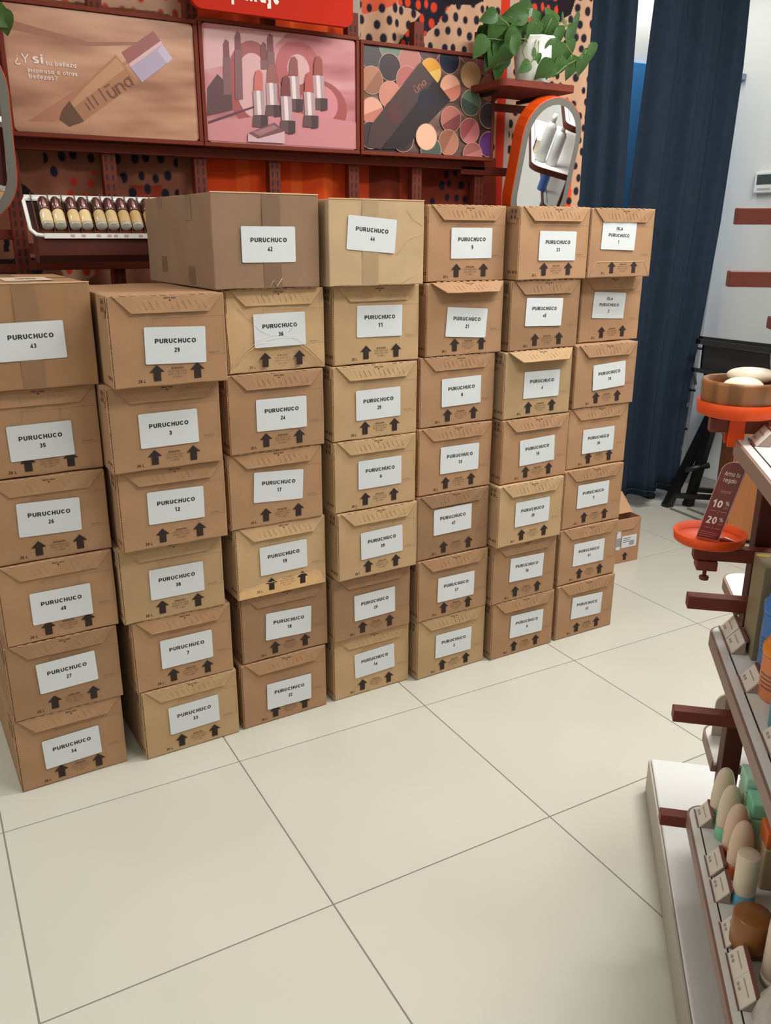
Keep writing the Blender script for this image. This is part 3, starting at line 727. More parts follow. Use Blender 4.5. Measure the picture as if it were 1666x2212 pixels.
fm.node_tree.links.new(at_n.outputs['Color'], fb.inputs['Base Color'])
me.materials.append(fm)
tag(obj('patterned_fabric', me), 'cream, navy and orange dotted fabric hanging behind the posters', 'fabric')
# solidify so that the cloth has thickness
bpy.data.objects['patterned_fabric'].modifiers.new('cloth', 'SOLIDIFY').thickness = .003

frame = thing('wall_display_unit', 'brown slotted wall frame of uprights and rails behind posters', 'shelving', (1.2, 2.93, 0))
def upright(X, ztop=2.1, z0=0):
    b = MB(); y0 = 0; x = X-1.2
    b.rbox(x-.021, x+.021, -.018, .018, z0, ztop, .002, 1, cr=1)
    z = max(z0, .95)
    while z < ztop-.03:
        for s in (-1, 1): b.box(x+s*.009-.0028, x+s*.009+.0028, -.0188, -.016, z, z+.018, 1)
        z += .028
    b.obj('upright', [FIXT, BROWND], frame)
for X in (.345, .631, .925, 1.188, 1.494, 1.76, 2.045): upright(X)
for (xa, xb, z, y, hh) in ((.0, 2.06, 1.632, -.02, .03), (.0, 2.06, 1.02, -.02, .03), (2.03, 2.3, 1.845, -.02, .026), (1.95, 2.2, 1.615, -.02, .03), (.0, .36, 1.375, .02, .03), (.0, .36, 1.275, .02, .026), (.36, 1.2, 1.285, -.02, .03)):
    MB().rbox(xa-1.2, xb-1.2, y-.012, y+.012, z-hh/2, z+hh/2, .002, 1, cr=1).obj('rail', FIXT, frame)

YP = 2.85
def poster(name, label, q, sheet_mat, build):
    c = [at(a, b, YP) for a, b in q]     # tl tr br bl of the printed sheet
    x0 = (c[0].x+c[3].x)/2; x1 = (c[1].x+c[2].x)/2; z1 = (c[0].z+c[1].z)/2; z0 = (c[2].z+c[3].z)/2
    cx, cz = (x0+x1)/2, (z0+z1)/2; ww, hh = x1-x0, z1-z0
    t = thing(name, label, 'poster', (cx, YP, z0))
    b = MB(); fw = .0135; d0, d1 = .0005, .022
    b.rbox(-ww/2-fw, ww/2+fw, .006, .030, -fw, hh+fw, .002, 1, cr=1)
    b.obj('backing_panel', POSTF, t)
    fr = MB()
    for (a0, a1, e0, e1) in ((-ww/2-fw, ww/2+fw, -fw, -.001), (-ww/2-fw, ww/2+fw, hh+.001, hh+fw), (-ww/2-fw, -ww/2-.001, -.001, hh+.001), (ww/2+.001, ww/2+fw, -.001, hh+.001)):
        fr.rbox(a0, a1, -.005, .008, e0, e1, .0015, 1, cr=1)
    fr.obj('frame', POSTF, t)
    n = 10
    poly = rrect(0, hh/2, ww, hh, .012, 5)
    s = MB().prism(poly, .001, .004).obj('printed_sheet', sheet_mat, t)
    def L(px, py):
        p = at(px, py, YP); return (p.x-cx, p.z-z0)
    build(s, L, ww, hh)
    return t
def gradient_mat(name, c1, c2, c3, ang=(1, 0, 1), nscale=3, rough=.3, dist=.35):
    m = bpy.data.materials.new(name); m.use_nodes = True; nt = m.node_tree; b = nt.nodes['Principled BSDF']; b.inputs['Roughness'].default_value = rough
    tc = nt.nodes.new('ShaderNodeTexCoord'); mp = nt.nodes.new('ShaderNodeMapping'); mp.inputs['Rotation'].default_value = (0, R(ang[0]), 0); mp.inputs['Scale'].default_value = (1, 1, 5)
    nt.links.new(tc.outputs['Object'], mp.inputs[0])
    n = nt.nodes.new('ShaderNodeTexNoise'); n.inputs['Scale'].default_value = nscale; n.inputs['Detail'].default_value = 2; nt.links.new(mp.outputs[0], n.inputs['Vector'])
    cr = nt.nodes.new('ShaderNodeValToRGB'); e = cr.color_ramp.elements; e[0].position = .32; e[0].color = c1; e[1].position = .7; e[1].color = c3; k = e.new(.5); k.color = c2
    nt.links.new(n.outputs['Fac'], cr.inputs[0]); nt.links.new(cr.outputs[0], b.inputs['Base Color']); return m
def pm(*c, rough=.35): return mat('print_%d_%d_%d' % c, rgb(*c), rough)
def decal(parent, name, layers):      # flat printed shapes, each a hair in front of the last
    b = MB(); mats = []
    for i, (poly, m) in enumerate(layers):
        if m not in mats: mats.append(m)
        b.flat(poly, .0008-.00012*i, mats.index(m))
    return b.obj(name, mats, parent)

def build1(s, L, ww, hh):
    P = lambda *q: [L(a, b) for a, b in q]
    lay = [(P((10, 60), (190, 100), (330, 96), (330, 90), (190, 90), (30, 45)), pm(150, 100, 76)),
           (P((60, 262), (230, 150), (300, 120), (220, 178), (120, 262)), pm(172, 118, 88)),
           (P((250, 118), (298, 178), (172, 268), (150, 272), (128, 258), (132, 240), (175, 190)), pm(168, 116, 84)),
           (P((252, 124), (270, 148), (160, 232), (150, 226), (182, 190)), pm(188, 138, 104)),
           (P((150, 218), (182, 262), (150, 274), (128, 258), (134, 238)), pm(98, 66, 44)),
           (P((263, 113), (331, 67), (347, 88), (278, 138)), pm(150, 88, 82)),
           (P((278, 138), (347, 88), (351, 95), (282, 145)), pm(214, 176, 176)),
           (P((282, 145), (351, 95), (373, 127), (307, 178)), pm(176, 160, 184)),
           (P((340, 110), (351, 95), (373, 127), (362, 137)), pm(196, 180, 200))]
    decal(s, 'printed_picture', lay)
    t = MB(); y = -.0012
    def T(body, px0, px1, py, hpx, bold=0, m=0):
        a, b_ = L(px0, py), L(px1, py); h_ = L(px0, py-hpx/2)[1]-L(px0, py+hpx/2)[1]
        t.text(body, (a[0]+b_[0])/2, a[1]+.0, h=h_, wid=b_[0]-a[0], y=y, bold=bold, m=m)
    T('¿Y', 31, 62, 124, 20); T('si', 70, 92, 126, 20, .02); T('tu belleza', 99, 164, 136, 10, .01); T('inspirasa a otras', 60, 166, 151, 9, .01); T('bellezas?', 62, 124, 164, 10, .01)
    a = L(258, 186); t.text('ūna', a[0], a[1], h=.036, wid=.085, y=y, m=1, rot=R(33))
    for i, (px, py) in enumerate(((222, 205), (206, 216), (196, 222), (190, 230))):      # fine print, too small to read
        a = L(px, py); cr_2, sr_2 = math.cos(R(123)), math.sin(R(123)); hl = (.020, .016, .018, .012)[i]
        t.add([(a[0]+cr_2*u-sr_2*v, y, a[1]+sr_2*u+cr_2*v) for u, v in ((-hl, -.0012), (hl, -.0012), (hl, .0012), (-hl, .0012))], [(0, 1, 2, 3)], 1)
    t.obj('slogan', [LETTER, pm(112, 74, 56)], s)
def build2(s, L, ww, hh):
    P = lambda *q: [L(a, b) for a, b in q]
    def E(px, py, rx, rz, a0=0, a1=360): c = L(px, py); return disc(c[0], c[1], rx, rz, 28, a0, a1)
    rose, pale, deep, dark = pm(178, 94, 96), pm(212, 166, 168), pm(160, 82, 80), pm(94, 62, 66)
    lay = [(P((440, 60), (620, 72), (560, 130), (440, 150)), pale), (E(645, 150, .082, .085), rose), (E(645, 150, .04, .045), pale), (E(548, 185, .09, .13), deep), (E(548, 185, .06, .095), pale),
           (E(690, 235, .105, .088), deep), (E(690, 225, .07, .06), pm(206, 132, 140)), (E(640, 270, .12, .03), rose),
           (P((450, 262), (560, 225), (560, 229), (450, 268)), dark), (P((448, 190), (470, 160), (500, 190), (502, 238), (448, 250)), dark), (P((448, 268), (620, 240), (770, 265), (770, 322), (450, 303)), pm(198, 132, 136))]
    for (cx, y0, y1) in ((489, 84, 205), (514, 67, 215), (570, 90, 150), (584, 72, 150)):
        lay += [(P((cx-7, y0+12), (cx-2, y0), (cx+5, y0+6), (cx+7, y0+40), (cx-6, y0+40)), pm(124, 66, 72)), (P((cx-7, y0+40), (cx+8, y0+40), (cx+11, y1), (cx-6, y1)), pm(128, 88, 92))]
    bul = [pm(150, 92, 84), pm(142, 80, 76), pm(150, 78, 70), pm(196, 110, 104), pm(176, 88, 82), pm(122, 58, 60)]
    for i, (cx, y0, y1) in enumerate(((586, 138, 252), (634, 122, 240), (687, 121, 238), (558, 151, 276), (667, 156, 276), (617, 163, 288))):
        h_ = y1-y0; a, b_, c = y0+h_*.36, y0+h_*.78, y1
        lay += [(P((cx-11, b_), (cx+20, b_+1), (cx+20, c), (cx-13, c-2)), pm(98, 74, 76)), (P((cx+4, b_), (cx+20, b_+1), (cx+20, c), (cx+6, c+2)), pm(74, 54, 58)), (P((cx-12, a), (cx+12, a+1), (cx+14, b_), (cx-9, b_)), pm(176, 150, 154)), (P((cx-5, a), (cx+3, a), (cx+6, b_), (cx-2, b_)), pm(226, 206, 208)),
                (P((cx-9, y0+16), (cx-5, y0+2), (cx+2, y0), (cx+8, y0+8), (cx+10, a), (cx-10, a)), bul[i])]
    lay += [(P((535, 288), (592, 265), (614, 284), (614, 310), (535, 306)), pm(206, 170, 176)), (P((535, 288), (592, 265), (614, 284), (556, 300)), pm(122, 78, 84)), (P((545, 286), (590, 270), (600, 277), (560, 294)), pm(160, 112, 118))]
    decal(s, 'printed_picture', lay)
def build3(s, L, ww, hh):
    P = lambda *q: [L(a, b) for a, b in q]
    def E(px, py, r=.043): c = L(px, py); return disc(c[0], c[1], r, r, 26)
    lay = []
    def pan(px, py, c1, c2=None, cut=0, r=.043):
        lay.append((E(px, py, r+.0022), pm(190, 150, 128))); lay.append((E(px, py, r), pm(*c1)))
        if c2:
            c = L(px, py); lay.append((disc(c[0], c[1], r, r, 16, cut, cut+180), pm(*c2)))
    for a in ((803, 118, (74, 70, 72)), (845, 100, (108, 128, 112)), (887, 130, (176, 112, 104)), (928, 106, (92, 62, 66)), (972, 130, (38, 42, 60)), (1014, 108, (110, 72, 72)), (1052, 133, (150, 96, 96)),
              (843, 145, (58, 46, 50)), (804, 173, (172, 120, 92), (146, 98, 74), 230), (1018, 162, (196, 154, 112)), (931, 155, (214, 152, 54), (228, 186, 96), 200), (880, 172, (200, 140, 124), (172, 98, 92), 40),
              (843, 205, (196, 130, 112)), (804, 240, (218, 160, 138), (190, 118, 102), 200), (973, 190, (226, 166, 140), (200, 118, 100), 200), (1058, 190, (164, 104, 92)), (1017, 222, (86, 112, 92), (58, 74, 64), 160), (852, 245, (126, 60, 58)), (974, 258, (170, 100, 92), (120, 58, 58), 210),
              (1056, 250, (52, 48, 54)), (1014, 283, (152, 76, 80), (186, 112, 114), 230), (1055, 312, (92, 52, 112)), (920, 220, (40, 42, 58)), (800, 292, (60, 50, 56)), (968, 308, (170, 112, 88), (140, 88, 68), 60), (1020, 335, (178, 112, 108), (150, 88, 84), 30), (870, 300, (58, 44, 50)), (930, 325, (70, 84, 76))):
        pan(*a)
    lay += [(P((908, 134), (972, 216), (868, 318), (806, 300), (800, 272)), pm(50, 40, 44)), (P((908, 134), (938, 172), (822, 322), (790, 318), (800, 272)), pm(72, 52, 50)), (P((938, 172), (972, 216), (872, 322), (824, 322)), pm(40, 32, 36))]
    lay.append((E(920, 215, .034), pm(34, 34, 48))); lay.append((E(852, 245, .034), pm(84, 50, 48)))
    pan(920, 296, (226, 176, 148), None, 0, .043)
    keep = [(poly, m) for poly, m in lay]
    clip = []
    for poly, m in keep:
        poly = [(min(max(a, -ww/2), ww/2), min(max(b, .0), hh)) for a, b in poly]; clip.append((poly, m))
    decal(s, 'printed_picture', clip)
    t = MB(); a = L(906, 186); t.text('ūna', a[0], a[1], h=.024, wid=.055, y=-.0075, rot=R(38)); t.obj('lettering', pm(150, 98, 78), s)
    s.location.y = .003
poster('makeup_poster', 'brown framed poster of a foundation bottle with white slogan, leftmost', ((8, 15), (415, 42), (430, 305), (25, 282)), gradient_mat('poster_tan', rgb(150, 102, 78), rgb(184, 136, 108), rgb(206, 160, 132), (35,), 3), build1)
poster('makeup_poster', 'brown framed pink poster with a group of lipsticks, middle one', ((437, 47), (765, 88), (772, 325), (448, 305)), gradient_mat('poster_pink', rgb(172, 104, 108), rgb(198, 134, 138), rgb(214, 168, 170), (20,), 3), build2)
poster('makeup_poster', 'brown framed poster covered with round eyeshadow pans, right one', ((787, 95), (1063, 130), (1060, 340), (785, 325)), gradient_mat('poster_dark', rgb(62, 46, 46), rgb(104, 78, 70), rgb(150, 116, 98), (20,), 4), build3)

# red sign board hanging over the posters
YS = 2.76
sg = thing('red_sign', 'red rounded sign with cut-off white lettering above the middle poster', 'sign', (1.144, YS, 2.018))
a, b_ = at(415, 15, YS).x-1.144, at(763, 40, YS).x-1.144
o = MB().prism(rrect((a+b_)/2, .14, b_-a, .28, .03, 6), 0, .02).obj('board', REDSIGN, sg)
t = MB(); xa, xb = at(437, 0, YS).x-1.144, at(605, 8, YS).x-1.144
t.text('Maquillaje', (xa+xb)/2, at(575, 8, YS).z-2.018+.036, h=.07, wid=xb-xa, y=-.0015, bold=.022); t.obj('lettering', LETTER, sg)
for dx in (-.15, .15): MB().box(dx-.01, dx+.01, .02, .15, .1, .12).obj('bracket', BROWN, sg)

# foundation tray
tr = thing('foundation_tray', 'white tilted tray with brown front holding foundation bottles, below the left poster', 'tray', (.345, 2.64, 1.30))
TL, TYB, TZF, TZB = .78, .092, .078, .172      # length, depth, height of front lip and back edge over the base
def trp(x, t_, off=0):                        # point on the sloping tray floor, t_ 0 front .. 1 back
    return (x, .012+t_*(TYB-.012), TZF-.008+t_*(TZB-TZF)+off)
b = MB()
P = [(0, 0), (0, TZF-.014), (TYB, TZB-.016), (TYB, .0), (.03, -.0)]
prof = [(.0, .02), (.02, .0), (TYB, .0), (TYB, TZB-.014), (0, TZF-.012)]
b.prism(prof, .012, TL, 0, 'yz')
b.obj('brown_body', DARKBR, tr)
b = MB()
b.add([trp(.004, 0), trp(TL, 0), trp(TL, 1), trp(.004, 1), trp(.004, 0, -.004), trp(TL, 0, -.004), trp(TL, 1, -.004), trp(.004, 1, -.004)], [(0, 1, 2, 3), (7, 6, 5, 4), (0, 4, 5, 1), (1, 5, 6, 2), (2, 6, 7, 3), (3, 7, 4, 0)])
b.obj('tray_floor', mat('dark_tray_floor', rgb(70, 42, 34), .5), tr)
b = MB(); b.tube([(TL, TYB, TZB+.004), (0.0, TYB, TZB+.004), (-.004, TYB-.02, TZB-.006), (.0, .03, TZF+.012), (.012, .006, TZF-.002), (.04, -.002, TZF-.006), (TL, -.002, TZF-.006)], .0055, 8)
b.prism([(0.03, TZF-.012), (TL, TZF-.012), (TL, TZF+.002), (0.03, TZF+.002)], -.008, .012); b.prism([(0, TZB-.004), (TL, TZB-.004), (TL, TZB+.012), (0, TZB+.012)], TYB-.004, TYB+.004)
b.obj('white_lip', WHITE, tr)
b = MB()
for i in range(16):
    x = .10+.03*i+.012*(i//2 % 2); b.flat([(x, TZF-.008), (x+.011, TZF-.008), (x+.011, TZF-.001), (x, TZF-.001)], -.0086)
b.obj('shade_swatches', mat('swatch_print', rgb(196, 160, 150), .5), tr)
slope = math.atan2(TZB-TZF, TYB-.012)
DIV = mat('brown_clear_divider', rgb(98, 66, 54), .25)
GLASS = [mat('foundation_%d' % i, rgb(*c), .22, coat=.4) for i, c in enumerate(((226, 204, 160), (224, 200, 156), (216, 188, 138), (226, 202, 152), (196, 172, 128), (204, 178, 132), (192, 162, 112), (190, 160, 108), (196, 150, 104), (180, 140, 96)))]
CAP = mat('brown_clear_cap', rgb(78, 46, 40), .2, coat=.2)
BASEG = mat('grey_glass_base', rgb(176, 170, 154), .2)
capm = MB().lathe([(.0150, .0535), (.0165, .057), (.0168, .076), (.0150, .090), (.0105, .100), (0, .1025)], 20).mesh('cap', CAP)
basem = MB().lathe([(.0145, 0), (.0160, .002), (.0160, .009)], 20).mesh('glass_base', BASEG)
inner = MB().lathe([(.007, .055), (.0072, .076), (.004, .094), (0, .095)], 12, (0, -.0102, 0)).mesh('applicator', mat('pink_metal_applicator', rgb(196, 150, 148), .25, metal=.5))
bxs = [.046, .080, .121, .153, .193, .227, .263, .297, .337, .371]
for i, x in enumerate(bxs):
    p = Vector(trp(x, .17))+Vector((0, -math.sin(slope), math.cos(slope)))*.0174
    t = thing('foundation_bottle', '%s foundation bottle with brown cap lying in the tray, number %d from the left' % (['pale beige', 'pale beige', 'golden beige', 'light ivory', 'sandy', 'sandy', 'dark sand', 'dark sand', 'caramel', 'caramel'][i], i+1), 'bottle', (.345+p.x, 2.64+p.y, 1.30+p.z), 0, 'foundation bottles in the tray')
    t['label'] = '%s foundation bottle with brown cap in tray, %s' % (['palest beige', 'pale beige', 'golden beige', 'light ivory', 'greyish sand', 'warm sand', 'dark sand', 'ochre', 'caramel', 'half hidden caramel'][i], ['leftmost in the row', 'second from the left', 'third from the left', 'fourth from the left', 'fifth from the left', 'sixth from the left', 'seventh from the left', 'eighth from the left', 'second from the carton', 'touching the carton'][i])
    t.rotation_euler = (-(math.pi/2-slope), 0, 0)
    if i == 0: bm0 = MB().lathe([(.0158, .009), (.0165, .012), (.0165, .047), (.0145, .0520), (.0130, .0540)], 20)
    me_ = bm0.mesh('body', GLASS[i]); obj('body', me_, t); obj('glass_base', basem, t); obj('cap', capm, t); obj('applicator', inner, t)
for i in range(11):
    xs = ([.018]+[(bxs[j]+bxs[j+1])/2 for j in range(9)]+[.39])[i]
    d = MB(); d.add([trp(xs-.001, .02), trp(xs+.001, .02), trp(xs+.001, .98), trp(xs-.001, .98), trp(xs-.001, .02, .022), trp(xs+.001, .02, .022), trp(xs+.001, .98, .028), trp(xs-.001, .98, .028)], [(0, 1, 2, 3), (7, 6, 5, 4), (0, 4, 5, 1), (1, 5, 6, 2), (2, 6, 7, 3), (3, 7, 4, 0)])
    d.obj('divider', DIV, tr)
for x in (.03, .6): MB().box(x-.012, x+.012, TYB, TYB+.165, .02, .05).obj('bracket', BROWN, tr)

# oval mirrors, leaning forward
def pill(wd, ht, n=14):
    r = wd/2; return [(r*math.cos(math.pi*i/n), ht-r+r*math.sin(math.pi*i/n)) for i in range(n+1)]+[(-r*math.cos(math.pi*i/n), r-r*math.sin(math.pi*i/n)) for i in range(n+1)]
def mirror(x, y, z, label, tilt):
    t = thing('oval_mirror', label, 'mirror', (x, y, z), 0); t.rotation_euler = (R(tilt), 0, 0)
    wd, ht = .275, .485
    o = MB(); A = pill(wd, ht); B = [(a*.985, .003+b*.988) for a, b in A]; n = len(A)
    V = [(a, 0, b) for a, b in A]+[(a, .055, b) for a, b in A]+[(a, -.002, b) for a, b in B]
    Fc = [[i, (i+1) % n, (i+1) % n+n, i+n] for i in range(n)]+[[i, i+2*n, (i+1) % n+2*n, (i+1) % n] for i in range(n)]+[list(range(2*n-1, n-1, -1))]
    o.add(V, Fc); o.obj('frame', ORANGE, t)
    o = MB(); o.prism([(a*.985, .003+b*.988) for a, b in A], -.0018, .004); o.obj('bevelled_edge', BEVELG, t)
    o = MB(); k = (wd-.052)/wd; o.prism([(a*k, .026+b*(ht-.052)/ht) for a, b in A], -.0030, .001); o.obj('glass', MIRROR, t)
    MB().box(-.03, .03, .05, .12, ht*.4, ht*.4+.04).obj('bracket', BROWN, t)
    return t
mp_ = at(1200, 270, 2.66)
mirror(mp_.x-.004, 2.755, 1.385, 'orange rimmed oval mirror leaning forward beside the navy curtain', 14)
mirror(.197, 2.745, 1.40, 'orange rimmed oval mirror cut off by the left edge of the photo', 10)

# plant shelf and pothos
def plant_shelf(x0, x1, z, label):
    t = thing('wall_shelf', label, 'shelf', ((x0+x1)/2, 2.78, z)); wd = (x1-x0)/2
    P = rrect(0, 0, x1-x0, .26, .03, 5)
    MB().prism(P, -.022, 0, 0, 'xy').obj('board', FIXT, t)
    for s in (-1, 1): MB().box(s*wd*.7-.008, s*wd*.7+.008, -.02, .16, -.034, -.022).obj('bracket', BROWND, t)
    return t
plant_shelf(1.95, 2.285, 1.900, 'brown wall shelf under the potted pothos')
plant_shelf(-.10, .25, 1.900, 'brown wall shelf at far left, almost out of the picture')
def leaf_mesh():
    V = []; Fc = []; n = 10
    for i in range(n+1):
        t = i/n; wv = .60*(math.sin(math.pi*min(1, t**.62))**.9)*(1-.25*t) if 0 < t < 1 else .0
        back = -.10*math.sin(math.pi*min(1, t*2.2)) if t < .45 else 0
        for k, s in enumerate((-1, -.5, 0, .5, 1)):
            y = t-abs(s)*.16*(1-t)*(1 if t < .5 else .5)
            V.append((s*wv*.86, y, .10*abs(s)*wv*2-.25*t*t*.8))
    for i in range(n):
        for k in range(4): Fc.append([i*5+k, i*5+k+1, i*5+k+6, i*5+k+5])
    return mesh('leaf', V, Fc, LEAF, smooth=True)
leaf_me = leaf_mesh()
def pothos(cx, cy, cz, label, leaves, vines):
    t = thing('potted_pothos', label, 'plant', (cx, cy, cz))
    b = MB(); b.lathe([(.056, 0), (.059, .006), (.060, .012), (.073, .128), (.077, .144), (.079, .148), (.075, .147), (.068, .128), (.0, .122)], 36, fn=lambda r, z, a: r*(1+.035*math.cos(10*a)*max(0, (z-.085)/.05) if r > .055 else 1))
    b.obj('pot', POT, t); MB().lathe([(.068, .1225), (.055, .128), (0, .130)], 20).obj('soil', SOIL, t)
    b = MB()
    for v in vines:
        pts = [at(a, c, cy+dy)-Vector((cx, cy, cz)) for a, c, dy in v]; b.tube(pts, .0022, 6)
    roots = []
    for (px, py, s, ang, dy, pit) in leaves:
        p = at(px, py, cy+dy)-Vector((cx, cy, cz))
        l = obj('leaf', leaf_me, t); l.location = p; l.scale = (s*.92, s, s)
        l.rotation_euler = (Matrix.Rotation(R(ang), 3, 'Y') @ Matrix.Rotation(R(90-pit), 3, 'X')).to_euler()
        if py < 120 and abs(px-1150) < 110: b.tube([(rnd.uniform(-.03, .03), rnd.uniform(-.03, .03), .115), (p.x*.5, p.y*.6-.005, max(.13, p.z*.8)), p], .0018, 5)
    b.obj('stems', STEM, t); return t
# px, py of the leaf base, size, direction of the tip (0 = up, 90 = right), depth offset, pitch
LV = [(1145, 18, .07, -100, -.02, 20), (1135, 30, .085, -95, -.05, 30), (1130, 12, .07, 40, -.02, 30), (1070, 30, .06, -115, -.05, 20), (1078, 40, .085, 195, -.03, 15), (1062, 52, .08, 200, 0, 10), (1100, 45, .08, 190, -.02, 15), (1118, 50, .08, 175, -.04, 20), (1128, 58, .075, 160, .01, 10),
      (1165, 48, .075, 0, .0, 30), (1195, 45, .07, -5, -.03, 30), (1192, 40, .085, 200, -.06, 25), (1215, 45, .06, 60, .0, 30), (1240, 45, .085, 100, -.03, 30), (1228, 62, .085, 130, -.05, 25), (1158, 48, .075, 188, -.07, 20), (1205, 62, .07, 150, -.06, 20), (1095, 55, .085, 195, .0, 10), (1070, 95, .075, 185, .01, 10), (1085, 100, .08, 195, .02, 8), (1055, 92, .07, 175, .03, 8), (1102, 75, .08, 185, .0, 10),
      (1108, 82, .075, 135, -.09, 20), (1045, 82, .075, 200, -.01, 10), (1082, 78, .08, 185, .0, 10), (1098, 104, .07, 210, -.04, 15), (1200, 92, .1, 190, -.07, 15), (1226, 88, .08, 160, -.04, 15), (1215, 128, .065, 195, -.06, 15), (1238, 126, .08, 175, -.05, 20), (1258, 122, .075, 165, -.05, 20), (1186, 132, .075, 205, -.1, 25), (1195, 142, .065, 225, -.1, 25),
      (1162, 118, .035, 150, -.1, 15), (1142, 136, .05, 225, -.1, 8), (1150, 118, .05, 75, -.1, 20), (1268, 108, .05, 185, -.05, 10), (1278, 96, .06, 160, -.05, 15), (1062, 110, .07, 190, .03, 5), (1090, 120, .07, 200, .04, 5), (1075, 140, .06, 170, .05, 5), (1045, 60, .06, 190, .02, 10), (1112, 65, .07, 200, -.04, 20), (1095, 62, .08, 170, .02, 10), (1140, 70, .07, 165, -.03, 20)]
VN = [[(1140, 85, 0), (1130, 112, -.08), (1138, 138, -.1), (1150, 132, -.1), (1160, 118, -.1)], [(1185, 82, 0), (1212, 70, -.05), (1225, 45, -.04)], [(1200, 90, 0), (1222, 95, -.05), (1245, 130, -.05), (1262, 118, -.05), (1270, 104, -.05)], [(1180, 170, -.06), (1205, 158, -.07), (1225, 140, -.06), (1245, 130, -.05)], [(1140, 78, 0), (1120, 45, -.03), (1100, 35, -.02)], [(1150, 80, 0), (1165, 45, 0)]]
pcx = at(1150, 170, 2.72).x
pothos(pcx, 2.72, 1.9006, 'trailing green pothos in a white scalloped pot on brown shelf', LV, VN)
LV2 = [(2, 24, .062, 165, -.02, 20), (-20, 20, .07, 120, -.03, 20), (-40, 10, .08, 190, -.02, 20), (-50, 0, .08, 30, -.02, 30), (-90, 10, .08, 250, -.02, 20)]
VN2 = [[(-75, 60, 0), (-40, 15, -.02), (-4, 26, -.02)]]
pothos(.02, 2.72, 1.9006, 'pothos at far left with a single leaf tip showing', LV2, VN2)

# ------------------------------------------------------------------ navy curtains
def curtain(name, label, x0, x1, y, z0, z1, seed, amp, gather=0, n=150):
    r_ = random.Random(seed); ph = [r_.uniform(0, 6.28) for _ in range(6)]; V = []; Fc = []; nz_ = 26
    for j in range(nz_+1):
        z = z0+(z1-z0)*j/nz_; f = 1-j/nz_
        for i in range(n+1):
            u = i/n; x = x0+(x1-x0)*u
            x += (.5-u)*gather*(1-f) if gather > 0 else (u)*gather*(1-f)
            s = u*(x1-x0)
            yy = y+amp*(math.sin(s*(34 if seed == 3 else 30)+ph[0]+.9*math.sin(s*9+ph[1]))+.35*math.sin(s*83+ph[2]+f*.4))*(.75+.35*f)+.012*math.sin(s*12+ph[3]+f*1.2)
            V.append((x, yy, z+(.006*math.sin(s*30+ph[4]) if j == 0 else 0)))
    for j in range(nz_):
        for i in range(n): a = j*(n+1)+i; Fc.append([a, a+1, a+n+2, a+n+1])
    t = thing(name, label, 'curtain', ((x0+x1)/2, y, z0))
    T = Matrix.Translation((-(x0+x1)/2, -y, -z0))
    o = obj('cloth', mesh('cloth', [T @ Vector(v) for v in V], Fc, NAVY, smooth=True), t); o.modifiers.new('thickness', 'SOLIDIFY').thickness = .003
    hem = MB(); hem.tube([T @ Vector((V[i][0], V[i][1]-.003, V[i][2]+.03)) for i in range(0, n+1)], .0016, 4); hem.obj('hem_stitching', mat('hem_thread', rgb(50, 64, 82), .9), t)
    MB().tube([(-(x1-x0)/2+.03, 0, z1-z0+.01), ((x1-x0)/2-.06, 0, z1-z0+.01)], .011, 8).obj('curtain_rod', ALU, t)
    return t
YC = 3.055
gapt0, gapt1 = at(1365, 0, YC).x, at(1390, 0, YC).x
gb = at(1368, 430, YC).x
curtain('curtain', 'left navy curtain, beside the patterned fabric', 2.655, gb-.004, YC, .09, 2.62, 3, .030, gather=-.045)
rt = at(1500, 800, YC).x
o = curtain('curtain', 'right navy curtain, hanging by the white wall', gb, rt+.01, YC, .072, 2.62, 8, .036)
# narrow its top left so that the gap opens upwards
cl = [c for c in o.children if c.name.startswith('cloth')][0]
wd = rt+.01-gb
EDGE = sorted((at(px, py, YC).z, at(px, py, YC).x) for px, py in ((1612, -30), (1608, 0), (1595, 135), (1570, 308), (1545, 476), (1519, 620), (1504, 704), (1476, 839), (1455, 1003), (1452, 1058)))
for v in cl.data.vertices:
    z = v.co.z+.072
    f = min(1, max(0, (z-1.45)/1.1)); u = (v.co.x+wd/2)/wd
    xr = float(np.interp(z, [e[0] for e in EDGE], [e[1] for e in EDGE]))-o.location.x
    x0 = -wd/2+.055*f
    v.co.x = x0+(xr-x0)*u
hm = [c for c in o.children if c.name.startswith('hem')][0]
for v in hm.data.vertices:
    u = (v.co.x+wd/2)/wd; v.co.x = -wd/2+(EDGE[0][1]-o.location.x+wd/2)*u

# ------------------------------------------------------------------ right wall: thermostat, folding stool, ladder
a = atX(1640, 372, XR); b_ = atX(1643, 418, XR)
th = thing('thermostat', 'white wall thermostat with dark display on the right wall', 'thermostat', (XR, a.y-.062, b_.z))
hh = a.z-b_.z
MB().rbox(-.028, 0, -.062, .062, 0, hh, .006, 2).obj('housing', mat('white_plastic', rgb(226, 226, 222), .4), th)
MB().rbox(-.0295, -.027, -.046, .046, hh*.40, hh*.86, .001, 1, cr=1).obj('display', mat('lcd_grey', rgb(74, 82, 78), .25), th)
MB().rbox(-.0295, -.027, -.040, .040, hh*.14, hh*.24, .001, 1, cr=1).obj('button_bar', mat('pale_grey_plastic', rgb(180, 182, 180), .4), th)

